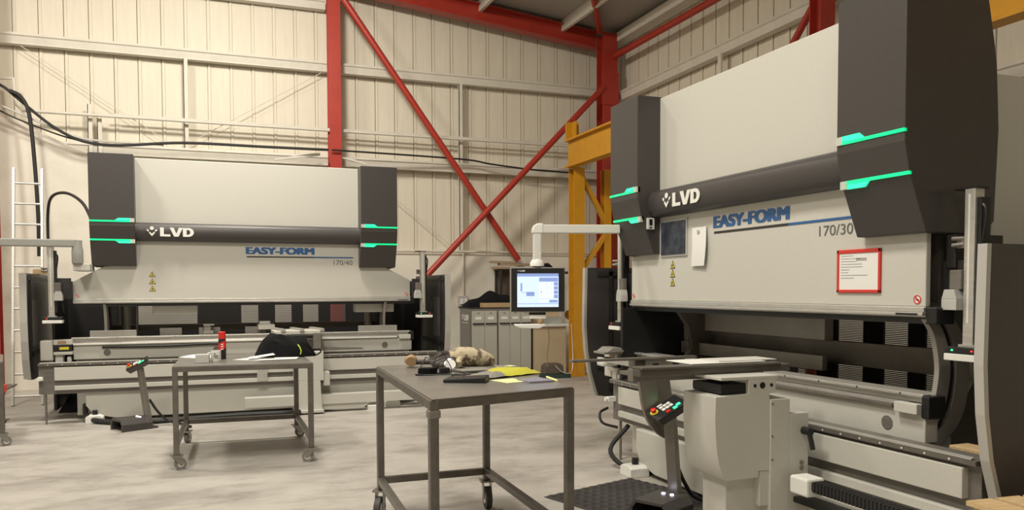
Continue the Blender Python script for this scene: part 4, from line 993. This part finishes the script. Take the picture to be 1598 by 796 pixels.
# left pedestal hoses
cable([(-1.36, 10.5, .16), (-1.30, 10.2, .06), (-1.1, 9.98, .03), (-.75, 9.82, .025), (-.2, 9.86, .03), (.3, 9.80, .05), (.8, 9.7, .06), (1.0, 9.85, .04)], .03, 'thick black hose along the floor under the left press brake')
cable([(3.35, 6.05, .33), (3.15, 6.0, .15), (3.2, 5.85, .03), (3.3, 5.6, .025), (3.45, 5.3, .03)], .02, 'black cable looping on the floor at the far end of the right press brake')
cable([(3.28, 6.3, .45), (3.18, 6.25, .42), (3.18, 6.2, .34), (3.3, 6.15, .30)], .012, 'short black cable loop below the far end of the right guide rail')
cable([(.0, 8.4, .30), (.2, 8.9, .24), (.6, 9.2, .20)], .01, 'thin dark cable hanging behind the second table') if False else None
# mat with stud pattern
mt = MB(); V = []; F = []; nx_, ny_ = 44, 84
for i in range(nx_+1):
    for j in range(ny_+1):
        ed = i in (0, nx_) or j in (0, ny_)
        V.append((-.45+.9*i/nx_, -.85+1.7*j/ny_, .002 if ed else (.020 if (i % 4 in (1, 2) and j % 4 in (1, 2)) else .010)))
for i in range(nx_):
    for j in range(ny_): a = i*(ny_+1)+j; F.append((a, a+ny_+1, a+ny_+2, a+1))
mt.add(V, F)
mat_o = mt.build('floor_mat', 'mat_rubber'); mat_o.location = (2.93, 4.62, 0.001); mat_o.rotation_euler = (0, 0, math.radians(18)); tag(mat_o, 'black studded rubber mat on the floor before the right press brake', 'mat')

# ================================================================ tool cabinet, wooden cabinet and clutter by the back wall
cb = tag(empty('tool_cabinet', (4.66, 13.3, 0)), 'grey tool cabinet with narrow pull-out fronts behind the near table', 'cabinet')
MB().box(-.54, .57, -.38, .18, 0, 1.17).build('body', 'cabinet_dark', cb, bevel=.006)
MB().box(-.545, .575, -.385, .185, 1.17, 1.185).build('top_panel', 'dark_panel', cb)
xs_ = [(-.505, -.285), (-.28, -.06), (-.025, .175), (.18, .37), (.375, .565)]
for a_, b_ in xs_:
    d = MB().box(a_, b_, -.41, -.38, .04, 1.13).build('pull_out_front', 'cabinet_grey', cb, bevel=.004)
    c = (a_+b_)/2
    MB().box(a_+.01, b_-.01, -.435, -.41, .905, .925).build('grip', 'black', d, bevel=.003)
    MB().box(c-.055, c+.055, -.414, -.41, .985, 1.03).build('label_holder', 'white_decal', d)
    MB().box(c-.015, c+.015, -.414, -.41, 1.085, 1.10).build('lock', 'grey_decal', d)
# logo on its left side (plane x = -.54, facing -x)
xf = T((-.54, 0, 0)) @ Rz(-math.pi/2)
logo_fn(cb, -.05, .965, .10, .24, xf=xf, m='white_decal', y=-.004, d=.003, gap=.03)
text('slogan', 'productivity in motion', cb, 'white_decal', .34, .022, xf @ T((-.05, -.004, .915)))
wc = tag(empty('wooden_cabinet', (5.575, 13.3, 0)), 'light wooden cupboard with a pale top under the monitor', 'cabinet')
MB().box(-.33, .34, -.36, .18, 0, .84).build('body', 'mdf', wc, bevel=.004)
MB().box(-.335, -.30, -.37, .18, 0, .86).build('dark_side', 'dark_panel', wc)
MB().box(-.29, .0, -.365, -.36, .03, .82).build('door', 'mdf', wc, bevel=.003)
MB().box(.006, .335, -.365, -.36, .03, .82).build('door', 'mdf', wc, bevel=.003)
MB().box(-.30, .36, -.40, .19, .84, .86).build('top', 'alu_bright', wc)
upb = tag(MB().box(5.30, 5.9, 13.2, 13.47, .861, 1.18).build('wooden_box', 'mdf', bevel=.004), 'light wooden box standing on the wooden cupboard', 'box')
cbx = tag(MB().box(4.38, 4.98, 12.95, 13.15, 1.186, 1.262).build('flat_carton', 'cardboard', bevel=.004), 'flat brown carton on top of the grey tool cabinet', 'carton')
def cloth_heap(c, sx, sy, h, seed, m):
    rnd = random.Random(seed); V = []; F = []; n = 22
    ph = [rnd.uniform(0, 6) for _ in range(6)]
    for i in range(n+1):
        for j in range(n+1):
            u, v = i/n*2-1, j/n*2-1; r = max(abs(u), abs(v))
            e = max(0, 1-r**2.2); z = h*e**.6*(.45+.55*(i/n))*(1+.18*math.sin(u*7+ph[0])+.12*math.sin(v*9+ph[1]+u*3))
            V.append((c[0]+u*sx, c[1]+v*sy, c[2]+max(0, z)+.002))
    for i in range(n):
        for j in range(n): a = i*(n+1)+j; F.append((a, a+n+1, a+n+2, a+1))
    k = len(V); V += [(x, y, c[2]) for x, y, z in V]; F += [tuple(q+k for q in f)[::-1] for f in F]
    mb = MB().add(V, F); return mb.build('cloth', m, smooth=True)
ch_ = cloth_heap((4.60, 13.32, 1.186), .46, .15, .30, 4, 'cloth_black'); ch_.name = 'dark_cloth'; tag(ch_, 'crumpled black cloth heaped on the grey tool cabinet against the wall', 'cloth')
# dark crate carrying planks
rk = tag(empty('storage_rack', (5.42, 13.68, 0)), 'dark rack behind the monitor carrying the loose planks', 'rack')
for x in (-.50, .50):
    for y in (-.1, .15): MB().box(x-.02, x+.02, y-.02, y+.02, 0, 1.84).build('post', 'dark_panel', rk)
MB().box(-.54, .54, -.13, .18, 1.84, 1.86).build('shelf', 'dark_panel', rk)
MB().box(-.46, .50, .12, .14, 1.2, 1.84).build('back_panel', 'brown_box', rk)
pg = 'loose planks on the rack'
for i, (x0, x1, z, r_, lb) in enumerate(((4.78, 5.35, 1.862, .0, 'short brown plank lying lowest on the rack'), (4.90, 5.75, 1.925, .0, 'long brown plank slanting across the rack top'), (4.73, 5.2, 1.97, -.02, 'grey brown plank sticking out to the left above the others'))):
    L_ = x1-x0; o = MB().box(0, L_, -.07, .07, 0, .04).build('plank', 'plank', bevel=.003); o.location = (x0, 13.62, z); o.rotation_euler = (0, -r_*1.6, r_); tag(o, lb, 'plank', pg)
cl2 = cloth_heap((5.73, 13.66, 1.862), .2, .13, .13, 9, 'cloth_black'); cl2.name = 'dark_rags'; tag(cl2, 'black rags heaped on the rack right of the planks', 'rags')
# boxed transformer on the floor
tf = tag(empty('transformer', (5.44, 12.42, 0)), 'brown transformer on a dark green base on the floor by the cupboard', 'transformer')
MB().box(-.20, .27, -.13, .15, 0, .07).build('base', 'green_box', tf, bevel=.01)
mb = MB(); mb.prism([(-.20, .07), (.16, .07), (.14, .21), (.08, .25), (-.13, .25), (-.19, .21)], 'y', -.10, .10); mb.build('housing', 'brown_box', tf, bevel=.015)
MB().tube(smoothpath([(-.02, -.11, .22), (.08, -.14, .12), (.2, -.16, .08), (.3, -.1, .12), (.36, .0, .4), (.38, .1, .9)]), .008, 6).build('lead', 'silver', tf, smooth=True)
# wall fan / dish on the yellow column
dl = tag(MB().lathe([(.02, 0), (.06, .02), (.095, .07), (.09, .075), (.0, .03)], n=20).build('lamp_reflector', 'chrome', smooth=True), 'small metal dish lamp beside the yellow column behind the monitor', 'lamp')
dl.location = (5.97, 12.9, 1.02); dl.rotation_euler = (1.2, 0, -.5)
MB().tube([(0, 0, 0), (.02, -.10, -.25), (.02, -.37, -.95)], .010, 8).build('stand', 'steel', dl, smooth=True)
dl.children[0].matrix_parent_inverse = Matrix.Identity(4)

# dark bag below left machine and feet
bb = cloth_heap((-1.56, 11.25, 0), .17, .15, .26, 6, 'cloth_black'); bb.name = 'black_sack'; tag(bb, 'black sack on the floor behind the left end of the guide rail', 'sack')
# wooden stuff behind right machine
wb = tag(MB().box(-.08, .05, -.09, .09, 0, .70).build('timber_crate', 'wood', bevel=.004), 'pale timber crate standing behind the right press brake', 'crate'); wb.location = (3.60, 2.93, 0.0)
bb2 = tag(MB().box(-.10, .10, -.08, .08, 0, .66).build('blue_drum_box', 'blue_box', bevel=.01), 'blue box tucked beside the pale timber crate', 'box'); bb2.location = (3.78, 2.93, 0)
tubething('steel_tube', [(4.06, 2.85, 0.0), (4.10, 2.95, 1.87)], .022, 'alu', 'polished steel tube standing behind the near side guard', 'tube')

# ---- pallet stack bottom right
pl = tag(empty('pallet_stack', (3.37, 2.02, 0), math.radians(-4)), 'pale timber pallet stack cut by the bottom right corner', 'pallet')
for k in range(4):
    z = .0+k*.167
    for y in (-.35, 0, .35): MB().box(-.40, .5, y-.05, y+.05, z, z+.08).build('bearer', 'wood', pl)
    for i in range(6):
        MB().box(-.42+i*.155, -.42+i*.155+.13, -.42, .42, z+.08, z+.10).build('deck_board', 'wood', pl)
mb = MB(); mb.box(.12, .55, .12, .35, .603, .69); mb.build('loose_block', 'wood', pl)
